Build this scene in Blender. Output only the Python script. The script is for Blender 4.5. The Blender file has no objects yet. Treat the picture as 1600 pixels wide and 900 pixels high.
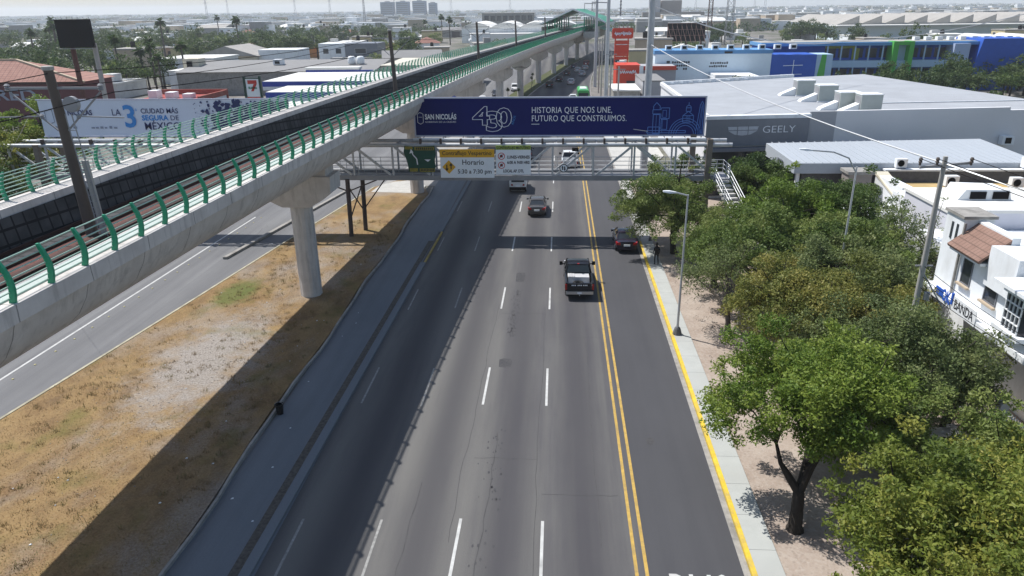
import bpy, math, random
import numpy as np
from mathutils import Vector, Matrix

R = math.radians
scene = bpy.context.scene
C = scene.collection

# ------------------------------------------------------------------ camera
YAW, PITCH, ROLL, CAMZ = R(3.75), R(21.2), R(0.75), 19.0
fw = Vector((-math.sin(YAW)*math.cos(PITCH), math.cos(YAW)*math.cos(PITCH), -math.sin(PITCH)))
rt = Vector((math.cos(YAW), math.sin(YAW), 0)); up = rt.cross(fw)
rt2 = rt*math.cos(ROLL) - up*math.sin(ROLL); up2 = up*math.cos(ROLL) + rt*math.sin(ROLL)
camd = bpy.data.cameras.new('camera'); cam = bpy.data.objects.new('camera', camd); C.objects.link(cam)
mw = Matrix((rt2, up2, -fw)).transposed().to_4x4(); mw.translation = (0, 0, CAMZ)
cam.matrix_world = mw
camd.sensor_width = 36; camd.lens = 1130/1600*36
camd.clip_start = 0.5; camd.clip_end = 20000
scene.camera = cam

# ------------------------------------------------------------------ sky and sun
SUN = Vector((-0.52, 0.33, 1.0)).normalized()
w = bpy.data.worlds.new('World'); scene.world = w; w.use_nodes = True
nt = w.node_tree
bg = nt.nodes['Background']
sky = nt.nodes.new('ShaderNodeTexSky'); sky.sky_type = 'NISHITA'; sky.sun_disc = False
sky.sun_elevation = math.asin(SUN.z); sky.sun_rotation = math.atan2(SUN.x, SUN.y)
sky.dust_density = 1.2; sky.air_density = 1.15; sky.ozone_density = 2.6
nt.links.new(sky.outputs[0], bg.inputs[0]); bg.inputs[1].default_value = 0.115
ld = bpy.data.lights.new('sun', 'SUN'); ld.energy = 5.0; ld.angle = R(0.5); ld.color = (1.0, 0.975, 0.94)
sun = bpy.data.objects.new('sun', ld); C.objects.link(sun)
sun.rotation_euler = (-SUN).to_track_quat('-Z', 'Y').to_euler()
vs = scene.view_settings
vs.view_transform = 'Standard'; vs.look = 'None'; vs.gamma = 1; vs.use_curve_mapping = False
vs.exposure = 0.15
scene.cycles.volume_bounces = 1

rng = random.Random(7)

# ------------------------------------------------------------------ materials
def mat(name, col, rough=0.85, var=0.12, scale=4.0, metal=0.0, stain=0.0, stain_scale=0.4, stain_col=(0.03,0.028,0.025), bump=0.0, spec=0.4, stretch=(1,1,1)):
    m = bpy.data.materials.new(name); m.use_nodes = True
    t = m.node_tree; b = t.nodes['Principled BSDF']; L = t.links.new
    b.inputs['Roughness'].default_value = rough; b.inputs['Metallic'].default_value = metal
    b.inputs['Specular IOR Level'].default_value = spec
    tc = t.nodes.new('ShaderNodeTexCoord'); mp = t.nodes.new('ShaderNodeMapping'); mp.inputs['Scale'].default_value = stretch
    L(tc.outputs['Object'], mp.inputs[0])
    nz = t.nodes.new('ShaderNodeTexNoise'); nz.inputs['Scale'].default_value = scale; nz.inputs['Detail'].default_value = 6; nz.inputs['Roughness'].default_value = 0.65
    L(mp.outputs[0], nz.inputs[0])
    mr = t.nodes.new('ShaderNodeMapRange'); mr.inputs[1].default_value = 0.25; mr.inputs[2].default_value = 0.75
    mr.inputs[3].default_value = 1-var; mr.inputs[4].default_value = 1+var
    L(nz.outputs[0], mr.inputs[0])
    mx = t.nodes.new('ShaderNodeMix'); mx.data_type = 'RGBA'; mx.blend_type = 'MULTIPLY'; mx.inputs[0].default_value = 1
    mx.inputs[6].default_value = (*col, 1); L(mr.outputs[0], mx.inputs[7])
    out = mx.outputs[2]
    if stain:
        n2 = t.nodes.new('ShaderNodeTexNoise'); n2.inputs['Scale'].default_value = stain_scale; n2.inputs['Detail'].default_value = 8; n2.inputs['Roughness'].default_value = 0.7
        L(mp.outputs[0], n2.inputs[0])
        r2 = t.nodes.new('ShaderNodeMapRange'); r2.inputs[1].default_value = 0.48; r2.inputs[2].default_value = 0.75; r2.inputs[4].default_value = stain
        L(n2.outputs[0], r2.inputs[0])
        m2 = t.nodes.new('ShaderNodeMix'); m2.data_type = 'RGBA'; L(r2.outputs[0], m2.inputs[0]); L(out, m2.inputs[6]); m2.inputs[7].default_value = (*stain_col, 1)
        out = m2.outputs[2]
    L(out, b.inputs['Base Color'])
    if bump:
        bp = t.nodes.new('ShaderNodeBump'); bp.inputs['Strength'].default_value = bump; bp.inputs['Distance'].default_value = 0.05
        L(nz.outputs[0], bp.inputs['Height']); L(bp.outputs[0], b.inputs['Normal'])
    return m

class NT:
    """small helper to write node graphs"""
    def __init__(s, name, rough=0.9):
        s.m = bpy.data.materials.new(name); s.m.use_nodes = True; s.t = s.m.node_tree
        s.b = s.t.nodes['Principled BSDF']; s.b.inputs['Roughness'].default_value = rough
        s.co = s.t.nodes.new('ShaderNodeTexCoord').outputs['Object']
    def link(s, a, b): s.t.links.new(a, b)
    def map(s, sc, loc=(0,0,0)):
        n = s.t.nodes.new('ShaderNodeMapping'); n.inputs['Scale'].default_value = sc; n.inputs['Location'].default_value = loc; s.link(s.co, n.inputs[0]); return n.outputs[0]
    def noise(s, v, scale, detail=6, rough=0.6):
        n = s.t.nodes.new('ShaderNodeTexNoise'); n.inputs['Scale'].default_value = scale; n.inputs['Detail'].default_value = detail; n.inputs['Roughness'].default_value = rough; s.link(v, n.inputs[0]); return n.outputs[0]
    def rng(s, v, a, b, c=0., d=1., smooth=False):
        n = s.t.nodes.new('ShaderNodeMapRange'); n.inputs[1].default_value = a; n.inputs[2].default_value = b; n.inputs[3].default_value = c; n.inputs[4].default_value = d
        if smooth: n.interpolation_type = 'SMOOTHSTEP'
        s.link(v, n.inputs[0]); return n.outputs[0]
    def mix(s, f, a, b, mode='MIX'):
        n = s.t.nodes.new('ShaderNodeMix'); n.data_type = 'RGBA'; n.blend_type = mode
        for i, v in ((0, f), (6, a), (7, b)):
            if isinstance(v, (int, float)): n.inputs[i].default_value = v if i == 0 else (v, v, v, 1)
            elif isinstance(v, tuple): n.inputs[i].default_value = (*v, 1)
            else: s.link(v, n.inputs[i])
        return n.outputs[2]
    def math(s, op, a, b=0.0):
        n = s.t.nodes.new('ShaderNodeMath'); n.operation = op
        for i, v in ((0, a), (1, b)):
            if isinstance(v, (int, float)): n.inputs[i].default_value = v
            else: s.link(v, n.inputs[i])
        return n.outputs[0]
    def sep(s, v=None):
        n = s.t.nodes.new('ShaderNodeSeparateXYZ'); s.link(v or s.co, n.inputs[0]); return n.outputs
    def bump(s, h, st, dist=0.05):
        n = s.t.nodes.new('ShaderNodeBump'); n.inputs['Strength'].default_value = st; n.inputs['Distance'].default_value = dist; s.link(h, n.inputs['Height']); s.link(n.outputs[0], s.b.inputs['Normal'])
    def done(s, col): s.link(col, s.b.inputs['Base Color']); return s.m

def crack_mask(g, scale, width, thresh):
    """thin wandering crack lines, present only in some patches"""
    wv = g.mix(0.06, g.map((1, 1, 1)), g.noise(g.map((1, 1, 1)), 1.5, 4), 'LINEAR_LIGHT')
    v = g.t.nodes.new('ShaderNodeTexVoronoi'); v.feature = 'DISTANCE_TO_EDGE'; v.inputs['Scale'].default_value = scale; g.link(wv, v.inputs[0])
    line = g.rng(v.outputs['Distance'], 0.0, width, 1, 0)
    patch = g.rng(g.noise(g.map((1, 0.35, 1)), 0.16, 3), thresh, thresh+0.1)
    return g.math('MULTIPLY', line, patch)

def asphalt(name, base, light, lanes=None, cracks=0.55, lane_amp=0.5):
    g = NT(name, 0.88); g.b.inputs['Specular IOR Level'].default_value = 0.3
    streak = g.noise(g.map((1.0, 0.025, 1)), 1.4, 5, 0.6)
    fine = g.noise(g.map((1, 1, 1)), 26, 3, 0.7)
    blot = g.noise(g.map((1, 0.4, 1)), 0.25, 6, 0.65)
    c = g.mix(g.rng(streak, 0.3, 0.7), base, light)
    c = g.mix(g.rng(blot, 0.42, 0.72, 0, 0.5), c, tuple(x*1.2 for x in light))
    if lanes is not None and lane_amp > 0.5:
        c = g.mix(g.rng(g.sep()[0], -8, 1.5, 0.72, 0, True), c, (0.190, 0.183, 0.165))
        c = g.mix(g.rng(g.noise(g.map((0.5, 0.05, 1), (7, 3, 0)), 1.0, 4, 0.6), 0.5, 0.72, 0, 0.5), c, (0.060, 0.058, 0.068))
    if lanes is not None:      # tyre polish and oil: dark down each lane's middle, paler between the wheel paths
        x0, per = lanes
        X = g.sep()[0]
        ph = g.math('MULTIPLY', g.math('SUBTRACT', X, x0), 2*math.pi/per)
        cs = g.math('COSINE', ph)
        c = g.mix(g.rng(cs, -1, 1, 0, lane_amp), c, tuple(x*0.72 for x in base))
    c = g.mix(g.rng(fine, 0.3, 0.7, 0, 0.35), c, tuple(x*0.6 for x in base))
    c = g.mix(g.math('MULTIPLY', crack_mask(g, 0.45, 0.018, cracks), 0.75), c, (0.02, 0.02, 0.02))
    g.bump(fine, 0.15, 0.02)
    return g.done(c)

M = {}
M['asphalt'] = asphalt('worn_asphalt', (0.076, 0.073, 0.081), (0.138, 0.134, 0.125), (-2.0, 3.2), 0.66, 0.75)
M['asphalt_new'] = asphalt('dark_asphalt', (0.060, 0.060, 0.066), (0.074, 0.074, 0.079), None, 0.75)
M['busway'] = asphalt('grey_busway_paving', (0.145, 0.162, 0.178), (0.19, 0.208, 0.225), None, 0.72)
M['asphalt_left'] = asphalt('left_road_asphalt', (0.13, 0.13, 0.135), (0.205, 0.205, 0.205), (-36, 3.3), 0.62, 0.3)
M['patch'] = mat('asphalt_patch', (0.062, 0.061, 0.064), 0.9, 0.35, 9, spec=0.2, stain=0.6, stain_scale=2.5, stain_col=(0.11,0.105,0.10))
M['crossing'] = mat('pale_paving', (0.30, 0.29, 0.275), 0.9, 0.2, 1.2, stain=0.4, stain_scale=0.3)
M['concrete'] = mat('pale_concrete', (0.44, 0.43, 0.40), 0.85, 0.14, 1.6, stain=0.35, stain_scale=0.5, stain_col=(0.2,0.19,0.17))
M['sidewalk'] = mat('sidewalk_concrete', (0.40, 0.41, 0.385), 0.85, 0.1, 1.4, stain=0.4, stain_scale=0.35, stain_col=(0.27,0.26,0.24))
M['kerb'] = mat('kerb_concrete', (0.30, 0.285, 0.26), 0.9, 0.25, 2.5, stain=0.5, stain_scale=0.8)
M['kerb_dark'] = mat('dirty_kerb', (0.14, 0.14, 0.14), 0.9, 0.3, 2.5)
M['yellow'] = mat('yellow_kerb_paint', (0.66, 0.46, 0.04), 0.75, 0.2, 3, stain=0.8, stain_scale=1.6, stain_col=(0.30,0.25,0.14))
M['yellow_line'] = mat('yellow_road_paint', (0.46, 0.30, 0.07), 0.75, 0.25, 4, stain=0.8, stain_scale=1.2, stain_col=(0.16,0.13,0.09))
M['white_line'] = mat('white_road_paint', (0.50, 0.50, 0.48), 0.75, 0.2, 6, stain=0.7, stain_scale=1.5, stain_col=(0.16,0.16,0.155))
M['white_line_worn'] = mat('worn_white_paint', (0.28, 0.275, 0.26), 0.8, 0.4, 5, stain=0.75, stain_scale=1.4, stain_col=(0.12,0.12,0.115))
M['viaduct'] = None
M['rail_white'] = mat('pale_green_rail', (0.33, 0.48, 0.40), 0.5, 0.06, 3)
M['post_green'] = mat('green_paint', (0.018, 0.29, 0.15), 0.5, 0.12, 4, stain=0.2, stain_scale=2)
M['ballast'] = mat('dark_ballast', (0.015, 0.0125, 0.0115), 0.95, 0.4, 8)
M['rust'] = mat('rusty_steel', (0.095, 0.034, 0.026), 0.85, 0.45, 3)
M['rust_dark'] = mat('dark_rust', (0.045, 0.022, 0.017), 0.85, 0.4, 3)
M['galv'] = mat('galvanised_steel', (0.50, 0.51, 0.52), 0.5, 0.12, 2, metal=0.25, stain=0.3, stain_scale=1.5, stain_col=(0.25,0.22,0.2))
M['galv_dark'] = mat('grey_painted_steel', (0.30, 0.30, 0.31), 0.55, 0.15, 2, metal=0.1, stain=0.4, stain_scale=1.0)
M['brown_steel'] = mat('brown_painted_steel', (0.075, 0.055, 0.05), 0.7, 0.25, 2)
M['pole_brown'] = mat('dark_pole_paint', (0.115, 0.092, 0.078), 0.8, 0.25, 1.5, stretch=(1,1,0.3), stain=0.5, stain_scale=1.5)
M['pole_grey'] = mat('grey_concrete_pole', (0.36, 0.345, 0.32), 0.85, 0.15, 2, stretch=(1,1,0.3))
M['white'] = mat('white_paint', (0.78, 0.80, 0.81), 0.7, 0.07, 1.2, stain=0.5, stain_scale=0.7, stain_col=(0.46,0.45,0.43), stretch=(1,1,0.35))
M['white_clean'] = mat('white_sign_face', (0.88, 0.90, 0.91), 0.4, 0.03, 1.5)
M['navy'] = mat('navy_vinyl', (0.007, 0.012, 0.115), 0.6, 0.12, 0.35, spec=0.12)
M['navy_edge'] = mat('pale_banner_hem', (0.5, 0.52, 0.62), 0.6, 0.1, 2)
M['sky_vinyl'] = mat('pale_blue_vinyl', (0.66, 0.71, 0.82), 0.5, 0.06, 0.3)
M['print_white'] = mat('white_print', (0.82, 0.83, 0.86), 0.5, 0.02)
M['print_navy'] = mat('navy_print', (0.02, 0.03, 0.12), 0.5, 0.05)
M['print_blue'] = mat('blue_print', (0.045, 0.25, 0.62), 0.5, 0.05)
M['print_line'] = mat('light_blue_print', (0.09, 0.22, 0.60), 0.5, 0.05)
M['print_grey'] = mat('grey_print', (0.25, 0.28, 0.36), 0.5, 0.05)
M['black'] = mat('black_paint', (0.009, 0.008, 0.009), 0.8, 0.3, 3, spec=0.1)
M['black_print'] = mat('black_print', (0.02, 0.02, 0.025), 0.5, 0.05)
M['sign_orange'] = mat('orange_sign_face', (0.80, 0.42, 0.02), 0.45, 0.05)
M['sign_green'] = mat('faded_green_sign', (0.008, 0.075, 0.048), 0.5, 0.25, 2, stain=0.4, stain_scale=1.2, stain_col=(0.03,0.05,0.035))
M['sign_yellow'] = mat('faded_yellow_strip', (0.26, 0.22, 0.035), 0.6, 0.4, 5)
M['sign_lime'] = mat('lime_strip', (0.33, 0.42, 0.07), 0.5, 0.1)
M['red_print'] = mat('red_print', (0.55, 0.04, 0.03), 0.5, 0.05)
M['tyre'] = mat('tyre_rubber', (0.012, 0.012, 0.012), 0.9, 0.2)
M['rim'] = mat('alloy_rim', (0.4, 0.4, 0.42), 0.35, 0.05, metal=0.8)
M['tail'] = mat('tail_lamp', (0.35, 0.012, 0.012), 0.2, 0.05)
M['headl'] = mat('head_lamp', (0.7, 0.7, 0.72), 0.15, 0.05)
M['chrome'] = mat('bright_bumper', (0.55, 0.55, 0.55), 0.3, 0.05, metal=0.8)
M['bark'] = mat('dark_bark', (0.030, 0.024, 0.019), 0.95, 0.45, 6, stretch=(1,1,0.25), bump=0.6)
M['bark_grey'] = mat('grey_bark', (0.10, 0.085, 0.07), 0.95, 0.35, 6, stretch=(1,1,0.25))
M['tar'] = mat('tar_seam', (0.058, 0.057, 0.057), 0.85, 0.4, 2)
M['skin'] = mat('skin', (0.25, 0.13, 0.085), 0.6, 0.05)
M['cloth_black'] = mat('black_cloth', (0.012, 0.012, 0.014), 0.9, 0.2)
M['hair'] = mat('dark_hair', (0.01, 0.008, 0.007), 0.7, 0.2)
M['bucket'] = mat('black_plastic', (0.01, 0.01, 0.011), 0.5, 0.2)

def glass_mat(name, col=(0.02, 0.025, 0.03), rough=0.08):
    g = NT(name, rough); g.b.inputs['Specular IOR Level'].default_value = 0.6
    return g.done(g.mix(g.noise(g.map((1,1,1)), 2.0, 2), col, tuple(c*1.6 for c in col)))
M['glass'] = glass_mat('dark_glass')
M['glass_win'] = glass_mat('window_glass', (0.03, 0.035, 0.042), 0.15)
def paint(name, col, rough=0.25, metal=0.0):
    g = NT(name, rough); g.b.inputs['Coat Weight'].default_value = 0.2; g.b.inputs['Specular IOR Level'].default_value = 0.3; g.b.inputs['Metallic'].default_value = metal
    return g.done(g.mix(g.rng(g.noise(g.map((1,1,1)), 1.5, 4), 0.3, 0.8, 0, 0.3), col, tuple(c*0.8+0.01 for c in col)))

def viaduct_mat():
    g = NT('weathered_viaduct_concrete', 0.88); g.b.inputs['Specular IOR Level'].default_value = 0.25
    y, z = g.sep()[1], g.sep()[2]
    n1 = g.noise(g.map((1, 1, 1)), 0.9, 7, 0.65)
    drip = g.noise(g.map((1.2, 1.2, 0.12)), 2.4, 5, 0.65)
    c = g.mix(g.rng(n1, 0.3, 0.7), (0.50, 0.465, 0.435), (0.64, 0.605, 0.57))
    c = g.mix(g.rng(drip, 0.52, 0.78, 0, 0.55), c, (0.17, 0.155, 0.14))
    fr = g.math('FRACT', g.math('DIVIDE', g.math('ADD', y, g.math('MULTIPLY', g.noise(g.map((1,1,1)), 0.8), 0.2)), 3.05))
    j = g.math('LESS_THAN', fr, 0.014)
    c = g.mix(g.math('MULTIPLY', j, 0.6), c, (0.07, 0.065, 0.06))
    g.bump(n1, 0.2, 0.04)
    return g.done(c)
M['viaduct'] = viaduct_mat()
def panel_mat():
    g = NT('dark_track_panels', 0.95)
    y, x, z = g.sep()[1], g.sep()[0], g.sep()[2]
    a = g.math('LESS_THAN', g.math('FRACT', g.math('DIVIDE', y, 0.62)), 0.14)
    b = g.math('LESS_THAN', g.math('FRACT', g.math('DIVIDE', g.math('ADD', x, z), 0.5)), 0.18)
    j = g.math('MAXIMUM', a, b)
    n = g.noise(g.map((1,1,1)), 0.9, 6)
    c = g.mix(g.rng(n, 0.3, 0.7), (0.022, 0.023, 0.025), (0.085, 0.085, 0.086))
    return g.done(g.mix(j, c, (0.012, 0.0118, 0.0118)))
M['panel'] = panel_mat()
def median_mat():
    g = NT('dry_median_grass', 0.95); g.b.inputs['Specular IOR Level'].default_value = 0.1
    v = g.map((1, 1, 1))
    fine = g.noise(v, 9, 6, 0.75); mid = g.noise(g.map((1, 0.7, 1)), 0.55, 7, 0.65); big = g.noise(g.map((1, 0.6, 1), (3, 8, 0)), 0.16, 5, 0.6)
    c = g.mix(g.rng(mid, 0.32, 0.68), (0.172, 0.102, 0.052), (0.315, 0.215, 0.102))
    c = g.mix(g.rng(fine, 0.42, 0.68, 0, 0.75), c, (0.34, 0.245, 0.125))
    c = g.mix(g.rng(g.noise(g.map((1,0.6,1),(2,9,0)), 0.8, 7, 0.7), 0.5, 0.7, 0, 0.6), c, (0.12, 0.082, 0.052))
    c = g.mix(g.rng(g.noise(g.map((1,1,1),(5,5,0)), 14, 4, 0.8), 0.52, 0.7, 0, 0.6), c, (0.12, 0.078, 0.045))
    # bare stony ground down the middle
    bare = g.rng(big, 0.46, 0.66, smooth=True)
    c = g.mix(g.math('MULTIPLY', bare, 0.75), c, g.mix(g.rng(fine, 0.35, 0.65), (0.20, 0.17, 0.145), (0.36, 0.33, 0.30)))
    n = g.t.nodes.new('ShaderNodeVectorMath'); n.operation = 'SUBTRACT'; g.link(g.co, n.inputs[0]); n.inputs[1].default_value = (-20.2, 36.6, 0)
    mp = g.t.nodes.new('ShaderNodeMapping'); g.link(n.outputs[0], mp.inputs[0]); mp.inputs['Scale'].default_value = (0.33, 0.15, 0); mp.inputs['Rotation'].default_value = (0, 0, R(-6))
    ln = g.t.nodes.new('ShaderNodeVectorMath'); ln.operation = 'LENGTH'; g.link(mp.outputs[0], ln.inputs[0])
    dist = g.math('ADD', ln.outputs['Value'], g.math('MULTIPLY', g.math('SUBTRACT', g.noise(v, 0.55, 8, 0.72), 0.5), 2.6))
    c = g.mix(g.rng(dist, 0.35, 1.35, 0.95, 0, True), c, g.mix(g.rng(fine, 0.35, 0.65), (0.19, 0.165, 0.145), (0.40, 0.37, 0.34)))
    # green tufts
    gr = g.rng(g.noise(g.map((1, 0.8, 1), (11, 2, 0)), 0.33, 5, 0.6), 0.55, 0.72, 0, 0.6)
    c = g.mix(gr, c, (0.11, 0.115, 0.03))
    n2 = g.t.nodes.new('ShaderNodeVectorMath'); n2.operation = 'DISTANCE'; g.link(g.map((0.55, 0.28, 0)), n2.inputs[0]); n2.inputs[1].default_value = (-23.0*0.55, 47.0*0.28, 0)
    d2 = g.math('ADD', n2.outputs['Value'], g.math('MULTIPLY', g.noise(v, 2, 5), 0.7))
    c = g.mix(g.rng(d2, 0.7, 1.3, 0.7, 0, True), c, (0.085, 0.135, 0.035))
    g.bump(fine, 0.6, 0.08)
    return g.done(c)
M['median'] = median_mat()
def soil_mat(name, a, b, fine_c, sc=0.5):
    g = NT(name, 0.95); g.b.inputs['Specular IOR Level'].default_value = 0.1
    f = g.noise(g.map((1,1,1)), 7, 6, 0.75)
    c = g.mix(g.rng(g.noise(g.map((1,1,1)), sc, 6), 0.35, 0.65), a, b)
    c = g.mix(g.rng(f, 0.45, 0.75, 0, 0.7), c, fine_c)
    v = g.t.nodes.new('ShaderNodeTexVoronoi'); v.inputs['Scale'].default_value = 5.5; g.link(g.map((1,1,1)), v.inputs[0])
    c = g.mix(g.rng(v.outputs['Distance'], 0.0, 0.4, 0.35, 0), c, (0.12, 0.10, 0.085))
    g.bump(f, 0.5, 0.06)
    return g.done(c)
M['verge'] = soil_mat('pinkish_gravel_soil', (0.30, 0.235, 0.19), (0.40, 0.335, 0.28), (0.46, 0.41, 0.36))
def city_ground():
    g = NT('dusty_city_ground', 0.95); g.b.inputs['Specular IOR Level'].default_value = 0.1
    a = g.noise(g.map((1,1,1)), 0.03, 6, 0.7); b = g.noise(g.map((1,1,1)), 0.3, 6, 0.7)
    c = g.mix(g.rng(b, 0.3, 0.7), (0.13, 0.12, 0.11), (0.27, 0.25, 0.23))
    c = g.mix(g.rng(a, 0.46, 0.6, 0, 0.75), c, (0.06, 0.075, 0.035))
    return g.done(c)
M['ground'] = city_ground()

def roof_tile_mat(name, a, b, px=0.35, pz=0.45, axis='Y'):
    g = NT(name, 0.85)
    X, Y, Z = g.sep()
    u = Y if axis == 'Y' else X
    t1 = g.math('LESS_THAN', g.math('FRACT', g.math('DIVIDE', Z, pz)), 0.14)
    t2 = g.math('LESS_THAN', g.math('FRACT', g.math('DIVIDE', u, px)), 0.12)
    c = g.mix(g.rng(g.noise(g.map((1,1,1)), 1.2, 5), 0.3, 0.7), a, b)
    return g.done(g.mix(g.math('MULTIPLY', g.math('MAXIMUM', t1, t2), 0.6), c, tuple(x*0.3 for x in a)))

# ------------------------------------------------------------------ mesh building
WLOC = {}
def wloc(o): return WLOC.get(o.name, Vector((0,0,0))) if o else Vector((0,0,0))
def link(o, parent=None):
    C.objects.link(o)
    if parent: o.parent = parent
    return o
class MB:
    def __init__(s): s.v = []; s.f = []; s.mi = []
    def add(s, vs, fs, mi=0):
        k = len(s.v); s.v += [tuple(p) for p in vs]; s.f += [tuple(i+k for i in f) for f in fs]; s.mi += [mi]*len(fs); return s
    def hexa(s, b, t, mi=0):
        return s.add(list(b)+list(t), [(3,2,1,0),(4,5,6,7)]+[(i,(i+1)%4,4+(i+1)%4,4+i) for i in range(4)], mi)
    def box(s, x0, x1, y0, y1, z0, z1, mi=0):
        return s.hexa([(x0,y0,z0),(x1,y0,z0),(x1,y1,z0),(x0,y1,z0)], [(x0,y0,z1),(x1,y0,z1),(x1,y1,z1),(x0,y1,z1)], mi)
    def prism(s, poly, z0, z1, mi=0, cap=None, bottom=True):
        n = len(poly); k = [(x,y,z0) for x,y in poly]+[(x,y,z1) for x,y in poly]
        s.add(k, [(i,(i+1)%n,n+(i+1)%n,n+i) for i in range(n)], mi)
        s.add(k, [tuple(range(n,2*n))]+([tuple(range(n-1,-1,-1))] if bottom else []), mi if cap is None else cap); return s
    def sheet(s, poly, z, mi=0): return s.add([(x,y,z) for x,y in poly], [tuple(range(len(poly)))], mi)
    def tube(s, pts, r, n=8, mi=0, caps=True):
        pts = [Vector(p) for p in pts]; rs = r if isinstance(r, (list,tuple)) else [r]*len(pts)
        vs = []; fs = []
        prev = None
        for i, p in enumerate(pts):
            d = (pts[min(i+1,len(pts)-1)]-pts[max(i-1,0)]).normalized()
            a = prev if prev is not None else (Vector((0,0,1)) if abs(d.z) < 0.9 else Vector((1,0,0)))
            u = (a - d*a.dot(d)).normalized(); prev = u; w_ = d.cross(u)
            for k in range(n):
                t = 2*math.pi*k/n; vs.append(p + (u*math.cos(t)+w_*math.sin(t))*rs[i])
        for i in range(len(pts)-1):
            for k in range(n): fs.append((i*n+k, i*n+(k+1)%n, (i+1)*n+(k+1)%n, (i+1)*n+k))
        if caps: fs += [tuple(range(n-1,-1,-1)), tuple(range((len(pts)-1)*n, len(pts)*n))]
        return s.add(vs, fs, mi)
    def bar(s, p, q, w_, h=None, mi=0, upv=(0,0,1)):
        p, q = Vector(p), Vector(q); h = h or w_; d = (q-p).normalized(); u = Vector(upv)
        if abs(d.dot(u)) > 0.98: u = Vector((0,1,0))
        sd = d.cross(u).normalized()*w_/2; u = sd.cross(d).normalized()*h/2
        return s.hexa([p-sd-u,p+sd-u,p+sd+u,p-sd+u], [q-sd-u,q+sd-u,q+sd+u,q-sd+u], mi)
    def loft(s, rings, mi=0, caps=True, closed=True):
        n = len(rings[0]); vs = [p for r in rings for p in r]; fs = []
        for i in range(len(rings)-1):
            for k in range(n if closed else n-1): fs.append((i*n+k, i*n+(k+1)%n, (i+1)*n+(k+1)%n, (i+1)*n+k))
        if caps: fs += [tuple(range(n-1,-1,-1)), tuple(range((len(rings)-1)*n, len(rings)*n))]
        return s.add(vs, fs, mi)
    def lathe(s, prof, c, n=16, mi=0):
        return s.loft([[(c[0]+r*math.cos(2*math.pi*k/n), c[1]+r*math.sin(2*math.pi*k/n), c[2]+z) for k in range(n)] for r, z in prof], mi)
    def build(s, name, mats, parent=None, smooth=False):
        me = bpy.data.meshes.new(name); off = wloc(parent)
        me.from_pydata([(x-off.x,y-off.y,z-off.z) for x,y,z in s.v], [], s.f)
        mats = mats if isinstance(mats, (list,tuple)) else [mats]
        for m in mats: me.materials.append(m)
        if len(mats) > 1: me.polygons.foreach_set('material_index', s.mi)
        if smooth: me.polygons.foreach_set('use_smooth', [True]*len(me.polygons))
        import bmesh
        b = bmesh.new(); b.from_mesh(me); bmesh.ops.recalc_face_normals(b, faces=b.faces); b.to_mesh(me); b.free()
        if smooth:
            try: me.set_sharp_from_angle(angle=R(40))
            except Exception: pass
        o = bpy.data.objects.new(name, me); link(o, parent); WLOC[o.name] = off.copy(); return o
def empty(name, loc, label=None, cat=None, group=None):
    o = bpy.data.objects.new(name, None); C.objects.link(o); o.location = loc; WLOC[o.name] = Vector(loc)
    if label: tag(o, label, cat, group)
    return o
def tag(o, label=None, cat=None, group=None, kind=None):
    if label: o['label'] = label
    if cat: o['category'] = cat
    if group: o['group'] = group
    if kind: o['kind'] = kind
    return o
def struct(name, mb, m, parent=None, smooth=False):
    o = mb.build(name, m, parent, smooth); o['kind'] = 'structure'; return o
def copy_tree(o, parent=None):
    c = o.copy(); C.objects.link(c); c.parent = parent
    for ch in list(o.children): copy_tree(ch, c)
    return c
def np_mesh(name, V, F, m, parent=None, attr=None, nside=4):
    me = bpy.data.meshes.new(name); off = wloc(parent); V = V - np.array(off)
    me.vertices.add(len(V)); me.vertices.foreach_set('co', V.astype(np.float32).ravel())
    me.loops.add(F.size); me.loops.foreach_set('vertex_index', F.astype(np.int32).ravel())
    me.polygons.add(len(F)); me.polygons.foreach_set('loop_start', np.arange(0, F.size, nside, dtype=np.int32))
    if attr is not None:
        a = me.attributes.new('tone', 'FLOAT', 'FACE'); a.data.foreach_set('value', attr.astype(np.float32))
    me.update(calc_edges=True); me.materials.append(m)
    o = bpy.data.objects.new(name, me); link(o, parent); WLOC[o.name] = off.copy(); return o

def text_geo(s, size, bold=0.0, align='LEFT', outline=0.0, spacing=1.0):
    cu = bpy.data.curves.new('lettering_outline', 'FONT'); cu.body = s; cu.size = size; cu.offset = bold; cu.align_x = align; cu.resolution_u = 3; cu.space_character = spacing
    if outline: cu.fill_mode = 'NONE'; cu.bevel_depth = outline; cu.bevel_resolution = 0
    o = bpy.data.objects.new('lettering_outline', cu); C.objects.link(o)
    dg = bpy.context.evaluated_depsgraph_get(); ev = o.evaluated_get(dg); me = ev.to_mesh()
    vs = [tuple(v.co) for v in me.vertices]; fs = [tuple(p.vertices) for p in me.polygons]
    ev.to_mesh_clear(); bpy.data.objects.remove(o); bpy.data.curves.remove(cu)
    return vs, fs
def put_text(mb, s, org, r=(1,0,0), u=(0,0,1), size=1.0, mi=0, width=None, **kw):
    vs, fs = text_geo(s, size, **kw)
    if not vs: return
    org, r, u = Vector(org), Vector(r), Vector(u); n = r.cross(u)
    sx = 1.0
    if width:
        xs = [v[0] for v in vs]; sx = width/(max(xs)-min(xs))
    mb.add([org + r*v[0]*sx + u*v[1] + n*v[2] for v in vs], fs, mi)

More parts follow.
